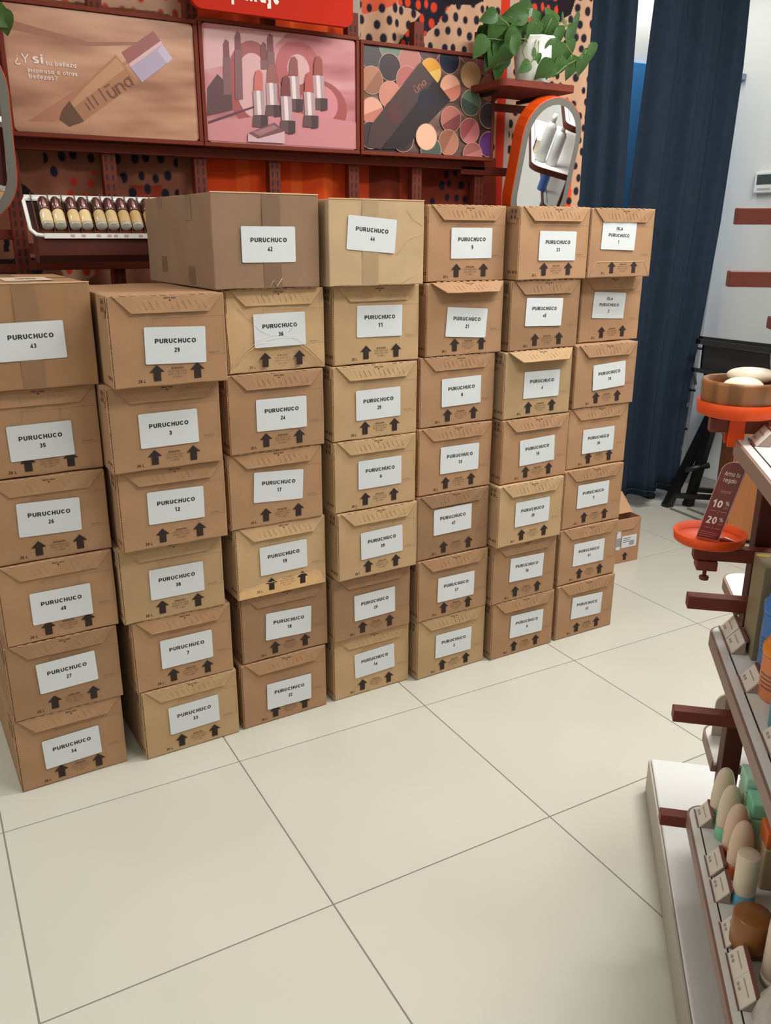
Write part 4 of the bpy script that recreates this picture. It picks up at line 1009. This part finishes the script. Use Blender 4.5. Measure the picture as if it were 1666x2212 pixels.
ld = thing('step_ladder', 'folded aluminium ladder standing behind the navy curtain by the white wall', 'ladder', (3.58, 3.2, 0))
def WL(px, py, Y): p = at(px, py, Y); return p-Vector((3.58, 3.2, 0))
top = WL(1528, 575, 3.235); mid = WL(1474, 940, 3.19); fR = mid+(mid-top)*(mid.z-.012)/(top.z-mid.z)
dL = Vector((-.20, 0, 0))
for d in (Vector((0, 0, 0)), dL):
    MB().bar(fR+d, top+d, .026, .055, up=(0, 1, 0)).obj('rail', ALU, ld); MB().rbox(fR.x+d.x-.02, fR.x+d.x+.02, fR.y-.034, fR.y+.034, 0, .03, .004).obj('rubber_foot', BLK, ld)
for k in range(1, 5): MB().bar(fR.lerp(top, k/5), fR.lerp(top, k/5)+dL, .05, .022).obj('rung', ALU, ld)
MB().tube([top, top+Vector((-.01, 0, .025)), top+Vector((-.04, 0, .04)), top+dL+Vector((.04, 0, .04)), top+dL], .014, 8).obj('hand_loop', ALU, ld)
MB().tube([WL(1506, 755, 3.17), WL(1499, 790, 3.165), WL(1503, 830, 3.165)], .008, 6).obj('strap', mat('grey_webbing', rgb(120, 122, 124), .8), ld)
for q in ((1503, 752), (1489, 842), (1472, 925)): pp_ = WL(q[0], q[1], 3.16); MB().tube([pp_, pp_+Vector((.015, -.03, 0))], .007, 8).obj('bolt', BLK, ld)

sl = thing('folding_stool', 'black folding step stool standing by the white wall behind the orange plate', 'stool', (3.45, 2.95, 0))
def SL(px, py, Y): p = at(px, py, Y); return p-Vector((3.45, 2.95, 0))
def slab(a, b_, th_, dp, name):
    MB().bar(a, b_, dp, th_).obj(name, BLK, sl)
slab(SL(1514, 731, 2.94), SL(1700, 752, 2.80), .022, .03, 'top_rail'); slab(SL(1508, 737, 2.90), SL(1700, 762, 2.75), .024, .04, 'top_rail')
q = [SL(1522, 745, 2.91), SL(1664, 764, 2.80), SL(1664, 830, 2.80), SL(1516, 800, 2.91)]
m = MB(); m.add([*q]+[v+Vector((.01, .02, 0)) for v in q], [(0, 1, 2, 3), (7, 6, 5, 4), (0, 4, 5, 1), (1, 5, 6, 2), (2, 6, 7, 3), (3, 7, 4, 0)]); m.obj('folded_step', BLK, sl)
slab(SL(1497, 798, 2.90), SL(1700, 830, 2.76), .020, .03, 'step_rail')
f1 = atZ(1442, 1094, 0)-Vector((3.45, 2.95, 0)); f2 = atZ(1487, 1092, 0)-Vector((3.45, 2.95, 0))
k1 = SL(1545, 880, 2.86); k2 = SL(1556, 860, 2.80)
def leg(p, q, wd): MB().bar(p+Vector((0, 0, .012)), q, wd, wd, up=(0, 1, 0)).obj('leg', BLK, sl); MB().rbox(p.x-.024, p.x+.024, p.y-.022, p.y+.022, 0, .024, .004).obj('foot_cap', BLK, sl)
leg(f1, k1, .04); leg(f2, k2, .04)
f3 = f1+Vector((.50, -.42, 0)); leg(f3, k1+Vector((.40, -.35, 0)), .034); 
slab(f1.lerp(k1, .12), f3.lerp(k1+Vector((.40, -.35, 0)), .12), .024, .028, 'rung'); slab(f2.lerp(k2, .14)+Vector((.01, 0, .01)), f3.lerp(k1+Vector((.45, -.3, 0)), .16), .022, .026, 'rung')
MB().tube([f1.lerp(k1, .40)+Vector((-.03, -.02, 0)), f2.lerp(k2, .40)+Vector((.03, -.03, 0))], .016, 8).obj('hinge', BLK, sl)
MB().bar(k1, SL(1530, 800, 2.91), .034, .034, up=(0, 1, 0)).obj('leg', BLK, sl)
MB().bar(k2, SL(1600, 830, 2.82), .034, .034, up=(0, 1, 0)).obj('leg', BLK, sl)
fr_ = thing('floor_rail', 'two thin grey rails lying on the floor by the black stool', 'rail', (3.5, 2.85, 0))
for (qa, qb) in (((1449, 1098), (1560, 1142)), ((1486, 1098), (1560, 1126))):
    A, B = atZ(*qa, .004)-Vector((3.5, 2.85, 0)), atZ(*qb, .004)-Vector((3.5, 2.85, 0)); MB().bar(A, B, .014, .007).obj('bar', mat('grey_rail', rgb(120, 118, 112), .5), fr_)

# wooden cabinet behind the gondola
q = atZ(1560, 1172, 0)
wc = thing('wooden_cabinet', 'small orange-brown wooden cabinet standing behind the orange dish', 'cabinet', (q.x, q.y, 0), R(-42))
zt = .44
MB().rbox(0, .46, 0, .36, .02, zt, .003).obj('carcass', WOODP, wc)
MB().rbox(.01, .45, -.012, -.001, .03, zt-.012, .002).obj('front_panel', WOODP, wc)
MB().rbox(-.004, .464, -.014, .364, zt, zt+.016, .003).obj('top_board', WOODP, wc)
MB().box(.02, .44, .02, .34, 0, .02).obj('plinth', BROWND, wc)

# ------------------------------------------------------------------ gondola with shelves (local axes: x along it, y towards the aisle)
GA = R(40.8); GO = Vector((1.51, 1.289, 0))
U = Vector((math.sin(GA), math.cos(GA), 0)); N = Vector((-math.cos(GA), math.sin(GA), 0)); GRZ = math.pi/2-GA
def wl(p): d = Vector(p)-GO; return Vector((d.dot(U), d.dot(N), d.z))
def gw(u, n, z): return GO+U*u+N*n+Vector((0, 0, z))
def gU(px, py, u=-.455): d = ray(px, py); t_ = ((GO+U*u)-C0).dot(U)/d.dot(U); return wl(C0+d*t_)
def gN(px, py, n): d = ray(px, py); t_ = ((GO+N*n)-C0).dot(N)/d.dot(N); return wl(C0+d*t_)
def gZ(px, py, z): return wl(atZ(px, py, z))
gd = thing('display_gondola', 'white and brown shelf gondola on a white plinth at the right', 'shelving', GO, GRZ)
MB().rbox(-1.55, 0, -.72, 0, .012, .10, .004).obj('plinth', PLINTH, gd)
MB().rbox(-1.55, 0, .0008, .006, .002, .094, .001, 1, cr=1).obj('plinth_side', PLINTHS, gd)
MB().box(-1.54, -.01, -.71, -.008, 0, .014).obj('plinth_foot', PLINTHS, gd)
Z1, Z2, Z3 = .29, .69, 1.052
ua_, ub_ = gU(1566, 1580, -.412).y, gU(1602, 1580, -.412).y
for nn in ((ua_+ub_)/2, -.60): MB().rbox(-.433, -.391, nn-.017, nn+.017, .1, 1.62, .002, 1, cr=1).obj('upright', DARKBR, gd)
for nn in (-.078, -.60): MB().rbox(-1.52, -1.478, nn-.017, nn+.017, .1, 1.62, .002, 1, cr=1).obj('upright', DARKBR, gd)
ARM = [(1590, 467), (1572, 602), (1532, 915), (1497, 1190), (1487, 1296), (1458, 1540), (1430, 1763)]
for (px, py) in ARM:
    z = gU(px, py).z; MB().rbox(-.468, -.442, -.60, .041, z-.0125, z+.0125, .002, 1, cr=1).obj('arm', BROWN, gd)
z = gU(1660, 697).z; MB().rbox(-.468, -.442, -.60, -.031, z-.010, z+.010, .002, 1, cr=1).obj('arm', BROWN, gd)
MB().rbox(-1.5, -.45, -.66, -.645, .1, 1.5, .002, 1, cr=1).obj('back_panel', mat('gondola_back', rgb(120, 84, 64), .6), gd)
def gshelf(u0, u1, n0, n1, z, r=.045, tag_=True):
    # outline with a rounded far-left corner
    P = [(u0, n0), (u1, n0)]+[(u1-r+r*math.cos(R(a)), n1-r+r*math.sin(R(a))) for a in range(0, 91, 10)]+[(u0, n1)]
    k = .0045; Q = [(u0, n0), (u1-k, n0)]+[(u1-r+(r-k)*math.cos(R(a)), n1-r+(r-k)*math.sin(R(a))) for a in range(0, 91, 10)]+[(u0, n1-k)]
    MB().prism(P, z-.027, z-.0012, 0, 'xy').obj('shelf_rim', BROWNT, gd)
    MB().prism(Q, z-.010, z, 0, 'xy').obj('shelf_board', WHITE, gd)
    MB().box(u0, u1-.06, n1-.021, n1-.0185, z-.001, z+.0004).obj('label_groove', GROOVE, gd)
for z, n1 in ((Z1, -.008), (Z2, -.004), (Z3, -.001)): gshelf(-1.5, -.4345, -.62, n1, z, .038)
# short shelves beyond the upright
for (q1, q2) in (((1557, 1234), (1598, 1294)), ((1515, 1560), (1549, 1660))):
    a = gN(*q1, -.058); z = a.z
    P = [(-.389, -.45), (a.x, -.45)]+[(a.x-.035+.035*math.cos(R(t_)), -.058-.035+.035*math.sin(R(t_))) for t_ in range(0, 91, 15)]+[(-.389, -.058)]
    k = .97
    MB().prism(P, z-.024, z-.001, 0, 'xy').obj('end_shelf_rim', BROWNT, gd)
    MB().prism([(p[0]-.004, p[1]-.004) for p in P], z-.006, z+.0003, 0, 'xy').obj('end_shelf_board', WHITE, gd)
zE = gN(1515, 1560, -.058)
# rounded tester card standing on the lower end shelf
tc_ = thing('tester_card', 'small beige rounded tester card standing on the lower end shelf', 'card', gw(zE.x-.05, -.10, zE.z), GRZ)
MB().prism([(.0+.028*math.cos(R(a)), .075+.028*math.sin(R(a))) for a in range(0, 181, 15)]+[(-.028, 0), (.028, 0)], 0, .006, 0, 'yz').obj('card', mat('beige_card', rgb(190, 172, 154), .5), tc_)
MB().prism([(.012*math.cos(R(a)), .045+.015*math.sin(R(a))) for a in range(0, 360, 20)], -.002, 0, 0, 'yz').obj('round_window', mat('pale_window', rgb(222, 214, 204), .25), tc_)

# price tag holders
TAGC = mat('price_card', rgb(226, 218, 204), .4); TAGE = mat('price_tag_brown_edge', rgb(128, 82, 76), .45); TAGS = mat('price_tag_side', rgb(160, 142, 128), .4)
tag_root = None
def price_tag(px, py, z, label):
    global tag_root
    a = gZ(px, py, z)
    loc = gw(a.x, -.024, z+.0006)
    if tag_root is None:
        t = thing('price_tag', label, 'price tag', loc, GRZ, 'price tags along the shelf edges')
        m = MB(); m.add([(-.026, 0, .0), (.026, 0, .0), (.026, -.021, .026), (-.026, -.021, .026), (-.026, -.003, -.0), (.026, -.003, -.0), (.026, -.024, .026), (-.026, -.024, .026)], [(0, 1, 2, 3), (7, 6, 5, 4), (0, 4, 5, 1), (1, 5, 6, 2), (2, 6, 7, 3), (3, 7, 4, 0)])
        m.obj('card', TAGC, t)
        MB().box(-.026, .026, -.027, -.021, .0245, .0295).obj('top_edge', TAGE, t)
        MB().box(-.027, .027, .0, .0015, 0, .003).obj('front_edge', TAGE, t)
        m = MB(); m.add([(-.0255, -.003, 0), (-.0255, -.024, 0.0), (-.0255, -.024, .026)], [(0, 1, 2)]); m.add([(.0255, -.003, 0), (.0255, -.024, 0.0), (.0255, -.024, .026)], [(0, 1, 2)]); m.add([(-.026, -.024, 0), (.026, -.024, 0), (.026, -.024, .026), (-.026, -.024, .026)], [(0, 1, 2, 3)])
        m.obj('stand', TAGS, t)
        g = MB()
        for (x0, x1, v) in ((-.019, -.013, .22), (-.010, -.004, .22), (-.019, .016, .62)):
            hgt = .05 if v > .5 else .14
            g.add([(-x1, -.021*v+.0004, .026*v+.0005), (-x0, -.021*v+.0004, .026*v+.0005), (-x0, -.021*(v+hgt)+.0004, .026*(v+hgt)+.0005), (-x1, -.021*(v+hgt)+.0004, .026*(v+hgt)+.0005)], [(0, 1, 2, 3)])
        g.obj('price_print', mat('price_print_grey', rgb(168, 154, 146), .6), t)
        tag_root = t
    else: dup(tag_root, loc, GRZ, label)
for (px, py, z, lb) in ((1618, 957, Z3, 'price tag on the top shelf corner, next to the orange stem'), (1557, 1368, Z2, 'price tag at the rounded corner of the middle shelf'), (1566, 1398, Z2, 'price tag on the middle shelf, touching the corner tag'), (1590, 1478, Z2, 'single price tag midway on the middle shelf'), (1632, 1605, Z2, 'nearest price tag on the middle shelf, by the teal jar'),
                        (1498, 1768, Z1, 'price tag at the rounded corner of the lower shelf'), (1526, 1872, Z1, 'price tag on the lower shelf beside the orange-based bottles'), (1532, 1925, Z1, 'price tag on the lower shelf beside the blue-based tube'), (1551, 2020, Z1, 'price tag on the lower shelf in front of the amber jar'), (1572, 2090, Z1, 'price tag on the lower shelf nearest the camera'), (1580, 2150, Z1, 'price tag half under the clear bag on the lower shelf')):
    price_tag(px, py, z, lb)

# orange dish with sign, plate with wooden bowl and soaps
zd = gU(1497, 1190).z+.0205
dl = gU(1535, 1150)
dish = thing('orange_dish', 'orange round dish clamped on the lower brown arm holding a maroon sign', 'dish', gw(-.455, .0165, zd+.0006), GRZ)
MB().lathe([(.0, 0), (.056, 0), (.0605, .003), (.0625, .0185), (.0605, .0190), (.0585, .006), (.0, .004)], 48).obj('dish', ORANGE, dish)
c_ = MB(); c_.rbox(-.017, .017, -.018, .018, -.052, -.0340, .002); c_.obj('clamp', BROWN, dish); MB().lathe([(.02, -.0075), (.02, -.0005)], 20).obj('mount_pad', BROWN, dish); MB().lathe([(.0035, -.068), (.0035, -.052)], 10).obj('screw', BROWN, dish); MB().lathe([(.008, -.074), (.0085, -.072), (.0085, -.068), (.004, -.067)], 14).obj('knob', BROWN, dish)
# sign card leaning in the dish
A = gU(1508, 1150); B = gU(1549, 1166); T1 = gU(1575, 1000); T2 = gU(1603, 1030)
def card_pt(s, h_): return (0, 0, 0)
sgn = thing('gift_sign', 'maroon leaning promotion sign with 10% and 20% offers in the orange dish', 'sign', gw(-.455, .012, zd+.0052), GRZ)
# local sign plane: width along mostly -n, height leaning to -n
wv = Vector((-.020, -.0400, 0)).normalized(); hv = Vector((-.012, -.030, .150)).normalized()
SWD, SHT = .040, .150
o0 = Vector((.006, .026, 0))
def sp(a, b, off=0):
    nrm = wv.cross(hv).normalized(); return o0+wv*a+hv*b+nrm*off
def outline(g): 
    P = [(0+g, 0+g), (SWD-g, 0+g)]
    P += [(SWD-.018+(.018-g)*math.cos(R(a)), SHT-.018+(.018-g)*math.sin(R(a))) for a in range(0, 91, 15)]+[(.018-(.018-g)*math.sin(R(a)), SHT-.018+(.018-g)*math.cos(R(a))) for a in range(0, 91, 15)]
    return P
O_ = outline(0); n_ = len(O_)
sgnm = MB(); sgnm.add([sp(a, b, .0) for a, b in O_]+[sp(a, b, -.0035) for a, b in O_], [list(range(n_)), list(range(2*n_-1, n_-1, -1))]+[[i, i+n_, (i+1) % n_+n_, (i+1) % n_] for i in range(n_)]); sgnm.obj('acrylic_plate', ACRYL, sgn)
O2 = outline(.0012); cd = MB(); cd.add([sp(a, b, .0006) for a, b in O2], [list(range(len(O2)))]); pc = cd.obj('printed_card', MAROON, sgn)
t = MB(); fn = lambda A_, B_, k: sp(A_, B_, .0014+k)
t.text('Arma tu', .0215, .128, h=.0085, wid=.026, fn=fn, bold=.0); t.text('regalo', .0215, .116, h=.0085, wid=.022, fn=fn); t.text('Infantil', .0215, .094, h=.006, wid=.017, fn=fn, m=1)
t.text('10', .0155, .070, h=.014, wid=.017, fn=fn, bold=.025); t.text('%', .0315, .073, h=.008, fn=fn, m=0); t.text('OFF', .0315, .064, h=.004, fn=fn, m=1)
t.text('2', .0215, .056, h=.0045, fn=fn, m=1)
t.text('20', .0155, .038, h=.014, wid=.018, fn=fn, bold=.025); t.text('%', .0315, .041, h=.008, fn=fn, m=0); t.text('OFF', .0315, .032, h=.004, fn=fn, m=1)
t.text('3', .0215, .023, h=.0045, fn=fn, m=1)
for (bx0, bx1, bz) in ((.008, .018, .056), (.025, .036, .056), (.008, .018, .023), (.025, .036, .023), (.004, .036, .014), (.004, .034, .010), (.004, .030, .006)):   # fine print, too small to read
    t.add([sp(bx0, bz-.0004, .0014), sp(bx1, bz-.0004, .0014), sp(bx1, bz+.0005, .0014), sp(bx0, bz+.0005, .0014)], [(0, 1, 2, 3)], 1)
t.obj('lettering', [LETTER, mat('faded_letters', rgb(200, 150, 146), .5)], pc)
# bent white slip in the dish
sp_ = thing('paper_slip', 'small white folded paper slip lying in the orange dish', 'paper', gw(-.462, -.012, zd+.0056), GRZ+.5)
m = MB(); m.add([(-.012, -.012, 0), (.014, -.010, 0), (.012, .012, 0), (-.008, .014, .010), (-.012, -.012, .001), (.014, -.010, .001), (.012, .012, .001), (-.008, .014, .011)], [(0, 1, 2, 3), (7, 6, 5, 4), (0, 4, 5, 1), (1, 5, 6, 2), (2, 6, 7, 3), (3, 7, 4, 0)]); m.obj('slip', PAPER, sp_)
zp = gU(1532, 915).z+.0125
pl = thing('orange_plate', 'orange round plate on a stem carrying the wooden bowl, on the upper brown arm', 'dish', gw(-.455, -.002, zp), GRZ)
zo = gU(1583, 893).z-zp-.001
MB().lathe([(.0, zo), (.060, zo), (.066, zo+.003), (.0672, zo+.024), (.0655, zo+.0245), (.064, zo+.006), (.0, zo+.004)], 48).obj('plate', ORANGE, pl)
MB().rbox(.0135, .019, -.013, .013, -.048, zo+.002, .001, 1, cr=1).obj('stem', ORANGE, pl); MB().rbox(-.0185, -.0135, -.013, .013, -.048, zo+.002, .001, 1, cr=1).obj('stem', ORANGE, pl); MB().box(-.0135, .0135, -.013, .013, 0.0006, zo+.001).obj('stem_core', ORANGE, pl)
bw = thing('wooden_bowl', 'round acacia wood bowl holding two cream soaps, on the orange plate', 'bowl', gw(-.455, -.002, zp+zo+.0046), GRZ)
MB().lathe([(.0, 0), (.050, 0), (.056, .004), (.0620, .020), (.0632, .050), (.0615, .0555), (.0575, .055), (.0560, .03), (.050, .014), (.0, .012)], 48).obj('bowl', WOOD, bw)
def soap(px, py, rx, ry, rz_, n, label, zc, u=-.455):
    t = thing('cream_soap', label, 'soap', gw(u, n, zc-rz_), GRZ)
    prof = [(0, 0)]+[(math.sin(R(a))**.8, 1-math.cos(R(a))) for a in range(12, 180, 12)]+[(0, 2)]
    prof = [(r, z*rz_) for r, z in prof]
    MB().lathe(prof, 36, sx=rx, sy=ry).obj('soap', CREAM, t)
zb = zp+zo+.0046
soap(0, 0, .026, .040, .013, -.020, 'larger cream oval soap at the back of the wooden bowl', zb+.060, -.438)
soap(0, 0, .022, .034, .019, .000, 'smaller cream domed soap at the front of the wooden bowl', zb+.044, -.484)

# ------------------------------------------------------------------ cosmetics on the shelves
def prod(name, label, cat, u, n, z, group=None, rz=0): return thing(name, label, cat, gw(u, n, z+.0005), GRZ+rz, group)
CRM = mat('cream_bottle', rgb(226, 210, 184), .35); CRM2 = mat('cream_bottle_peach', rgb(228, 196, 170), .35)
GRN = mat('green_cap', rgb(138, 212, 178), .3); ORC = mat('orange_cap', rgb(220, 104, 48), .3); BLC = mat('blue_cap', rgb(92, 160, 184), .3); FAINT = mat('bottle_faint_print', rgb(160, 140, 122), .5)
def tottle(u, n, z, base, label, h_=.118, rx=.016, ry=.021, body=CRM, grp='cream bottles on the lower shelf'):
    t = prod('cream_bottle', label, 'bottle', u, n-.006, z, grp)
    MB().lathe([(.9, 0), (1.0, .002), (1.0, .026), (.97, .028)], 28, sx=rx, sy=ry).obj('base_cap', base, t)
    k = h_
    MB().lathe([(.97, .028), (1.0, .032)]+[(1.02*math.cos(R(a))**.75 if a < 90 else 0, .045+(k-.045)*math.sin(R(a))) for a in list(range(0, 80, 8))+[80, 84, 87, 90]], 36, sx=rx, sy=ry).obj('body', body, t)
    g = MB()
    for i in range(3): g.add([(-rx*.25, ry*1.0, k*.5-.006*i), (rx*.25, ry*1.0, k*.5-.006*i), (rx*.25, ry*1.0, k*.5-.003-.006*i), (-rx*.25, ry*1.0, k*.5-.003-.006*i)], [(0, 1, 2, 3)])
    g.obj('faint_print', FAINT, t)
tottle(-.475, -.062, Z1, GRN, 'cream rounded bottle with green base, farthest on the lower shelf')
tottle(-.530, -.064, Z1, GRN, 'cream rounded bottle with green base, second on the lower shelf')
tottle(-.585, -.066, Z1, ORC, 'cream rounded bottle with orange base behind its twin on the lower shelf', body=CRM2)
tottle(-.632, -.066, Z1, ORC, 'cream rounded bottle with orange base nearest the cylinder tube', body=CRM2)
t = prod('cylinder_tube', 'cream cylindrical tube with flat top and blue base on the lower shelf', 'bottle', -.695, -.070, Z1)
MB().lathe([(.018, 0), (.019, .002), (.019, .024)], 28).obj('base_cap', BLC, t); MB().lathe([(.0185, .024), (.019, .026), (.019, .098), (.0175, .101), (0, .1015)], 28).obj('body', CRM, t)
t = prod('amber_jar', 'amber brown jar with green sphere label on the lower shelf', 'jar', -.795, -.062, Z1)
MB().lathe([(.028, 0), (.031, .003), (.031, .012)], 32).obj('base', mat('dark_amber', rgb(112, 58, 34), .3), t); MB().lathe([(.031, .012), (.0315, .014), (.0315, .062), (.028, .066), (0, .067)], 32).obj('body', mat('amber_plastic', rgb(146, 92, 46), .3), t)
t = prod('green_ball', 'glossy green round bottle cap beside the amber jar', 'bottle', -.800, -.132, Z1)
MB().lathe([(.018, 0), (.02, .004), (.014, .03), (.026, .045), (.03, .065), (.026, .085), (.014, .096), (0, .1)], 32).obj('bottle', mat('emerald_plastic', rgb(50, 150, 110), .25), t)
def boxy(label, u, n, z, wx, wy, hb_, hc, bodym, capm_, capin=.0, rz=0, name='capped_bottle'):
    t = prod(name, label, 'bottle', u, n, z, None, rz)
    MB().rbox(-wx/2, wx/2, -wy/2, wy/2, 0, hb_, .005, 2).obj('body', bodym, t)
    MB().rbox(-wx/2+capin, wx/2-capin, -wy/2+capin, wy/2-capin, hb_+.001, hb_+hc, .004, 2).obj('cap', capm_, t)
    return t
BEI = mat('beige_clear_bottle', rgb(190, 168, 136), .3); GRB = mat('green_bottle', rgb(176, 228, 202), .3)
boxy('square green bottle with green cap by the dark upright, lower shelf', -.508, -.114, Z1, .05, .048, .105, .034, mat('pale_green_clear', rgb(186, 206, 178), .3), GRB)
boxy('second square green bottle with stepped cap, lower shelf', -.562, -.118, Z1, .048, .050, .090, .032, mat('green_beige', rgb(160, 196, 166), .3), GRN)
boxy('beige bottle with square orange cap on the lower shelf', -.635, -.126, Z1, .046, .046, .085, .034, BEI, mat('rust_orange_cap', rgb(222, 112, 56), .3))
boxy('beige bottle with pale blue square cap on the lower shelf', -.735, -.135, Z1, .046, .046, .07, .030, mat('grey_blue_clear', rgb(140, 150, 146), .3), BLC)
t = prod('large_cream_bottle', 'large cream bottle with rounded shoulders at the right edge of the lower shelf', 'bottle', -.862, -.092, Z1)
MB().lathe([(.9, 0), (1, .003), (1.0, .10), (.92, .135), (.7, .158), (.35, .169), (0, .171)], 32, sx=.024, sy=.027).obj('body', mat('pinkish_cream', rgb(222, 200, 180), .35), t)
MB().lathe([(1.01, .006), (1.01, .018)], 32, sx=.024, sy=.027).obj('band', CRM, t)
# crumpled clear bag, nearest product
t = prod('clear_gift_bag', 'crumpled clear cellophane bag with red corner at the bottom right', 'bag', -.98, -.072, Z1)
rr = random.Random(5)
def crump(r, z, a): return r*(1+.10*math.sin(5*a+z*60)+.06*math.sin(11*a-z*90))
MB().lathe([(.030, 0), (.040, .006), (.044, .03), (.040, .06), (.030, .085), (.016, .10), (.0, .108)], 40, sx=1.2, sy=.95, fn=crump).obj('cellophane', mat('cellophane', rgb(206, 196, 190), .16, alpha=.75, bump=.8, bscale=40), t)
m = MB(); m.add([(.03, .005, .088), (.052, .012, .084), (.04, -.018, .096), (.03, .005, .086), (.052, .012, .082), (.04, -.018, .094)], [(0, 1, 2), (5, 4, 3), (0, 3, 4, 1), (1, 4, 5, 2), (2, 5, 3, 0)]); m.obj('red_corner', mat('red_print', rgb(208, 70, 54), .4), t)
# middle shelf
def jar(label, u, n, z, r, h_, hc, bodym, lidm, name='cosmetic_jar'):
    t = prod(name, label, 'jar', u, n, z, 'large jars on the middle shelf')
    MB().lathe([(r*.92, 0), (r*.97, .003), (r, h_*.5), (r, h_-.004), (r*.97, h_)], 36).obj('body', bodym, t)
    MB().lathe([(r*1.02, h_+.0005), (r*1.05, h_+.004), (r*1.04, h_+hc*.55), (r*.9, h_+hc*.68), (r*.84, h_+hc*.95), (r*.76, h_+hc), (0, h_+hc)], 36).obj('lid', lidm, t)
    g = MB()
    for i in range(4):
        for k in range(6):
            a = R(96+7*k+i*2); x0, y0 = (r+.0006)*math.cos(a), (r+.0006)*math.sin(a); a2 = a+R(5.2); x1, y1 = (r+.0006)*math.cos(a2), (r+.0006)*math.sin(a2); zz = h_*.62-.007*i
            g.add([(x0, y0, zz), (x1, y1, zz), (x1, y1, zz-.0022), (x0, y0, zz-.0022)], [(0, 1, 2, 3)])
    g.obj('faint_print', mat('dark_faint_print', rgb(70, 90, 96), .5), t)
    return t
jar('large blue lidded jar behind the orange one on the middle shelf', -.613, -.088, Z2, .034, .110, .032, mat('blue_jar', rgb(70, 122, 186), .3), mat('blue_lid', rgb(64, 120, 196), .3))
jar('large orange lidded jar in the middle of the shelf', -.693, -.076, Z2, .035, .074, .028, mat('orange_jar', rgb(226, 132, 82), .3), mat('orange_lid', rgb(236, 136, 34), .3))
jar('large teal lidded jar nearest on the middle shelf', -.790, -.072, Z2, .036, .074, .028, mat('teal_jar', rgb(58, 146, 160), .3), mat('teal_lid', rgb(64, 176, 190), .3))
t = prod('gift_box', 'olive carton gift box with yellow emblem on the middle shelf', 'box', -.533, -.099, Z2)
OLV = mat('olive_card', rgb(136, 122, 92), .5, var=.03, scale=8)
MB().rbox(-.040, .038, -.06, .045, 0, .170, .002).obj('carton', OLV, t)
m = MB(); m.prism([(-.03+.0, .02), (.03, .02), (.03, .125), (-.03, .125)], 0, .0008, 0, 'yz'); m.V = [(v[0]-.0412, v[1]-.01, v[2]+.02) for v in m.V]; m.obj('front_window', mat('olive_window', rgb(112, 104, 80), .35), t)
em = gZ(1631, 1199, .8606); m = MB(); m.prism(disc(em.x+.533, em.y+.099-.014, .008, .012, 20), .1702, .1706, 0, 'xy'); m.obj('emblem', mat('yellow_emblem', rgb(196, 172, 60), .4), t)

# display seen in the mirror: white shelves with brown rims and a few products
E_ = Vector((-.55, .83, 0)).normalized(); SRZ = math.atan2(E_.y, E_.x)
sd = thing('corner_display', 'white shelved corner display with brown rims reflected in the oval mirror', 'shelving', (3.04, 1.70, 0), SRZ)
def sdl(x, y): d = Vector((x-3.04, y-1.70, 0)); return (d.dot(E_), d.dot(Vector((-E_.y, E_.x, 0))))
for (cx, cy, z, ln, dp) in ((3.04, 1.76, 1.45, .7, .34), (2.99, 1.67, 1.20, .8, .34), (3.22, 1.62, .95, .7, .25), (3.3, 1.55, .4, .7, .25)):
    a, b_ = sdl(cx, cy)
    P = [(p[0]+a-ln/2, p[1]+b_-dp/2) for p in rrect(0, 0, ln, dp, .06, 5)]; Q = [(p[0]+a-ln/2, p[1]+b_-dp/2) for p in rrect(0, 0, ln-.01, dp-.01, .056, 5)]
    MB().prism(P, z-.03, z-.001, 0, 'xy').obj('shelf_rim', DARKBR, sd); MB().prism(Q, z-.01, z, 0, 'xy').obj('shelf_board', WHITE, sd)
    MB().box(a-ln+.06, a-.06, b_-.026, b_-.023, z-.001, z+.0006).obj('label_groove', GROOVE, sd)
a, b_ = sdl(3.32, 1.66)
for k in (0, -.62): MB().rbox(a+k-.02, a+k+.02, b_-.03, b_+.03, 0, 1.6, .002, 1, cr=1).obj('upright', DARKBR, sd)
CLR = mat('frosted_clear_plastic', rgb(206, 210, 206), .2, alpha=.85)
for i, (x, y, h_) in enumerate(((3.09, 1.61, .24), (3.13, 1.66, .21))):
    t = thing('clear_bottle', ('taller' if i == 0 else 'shorter')+' frosted clear bottle reflected in the oval mirror', 'bottle', (x, y, 1.2006))
    MB().lathe([(.026, 0), (.029, .004), (.029, h_*.72), (.022, h_*.80), (.011, h_*.83)], 24).obj('body', CLR, t); MB().lathe([(.012, h_*.835), (.012, h_), (0, h_)], 16).obj('cap', mat('white_cap', rgb(220, 220, 216), .4), t)
t = thing('blue_bottle', 'small blue bottle with black cap reflected in the oval mirror', 'bottle', (3.34, 1.42, .9506))
MB().lathe([(.024, 0), (.026, .003), (.026, .085), (.018, .10)], 24).obj('body', mat('blue_glass', rgb(70, 110, 190), .2), t); MB().lathe([(.016, .101), (.017, .14), (0, .141)], 16).obj('cap', BLK, t)
t = thing('label_block', 'small cream block with dark label reflected in the oval mirror', 'sign', (3.13, 1.50, 1.2006), SRZ)
MB().rbox(-.03, .03, -.01, .012, 0, .07, .002).obj('block', CRM, t); MB().box(-.026, .026, .0125, .0135, .006, .064).obj('dark_label', BLACK, t)
bpy.context.view_layer.update()
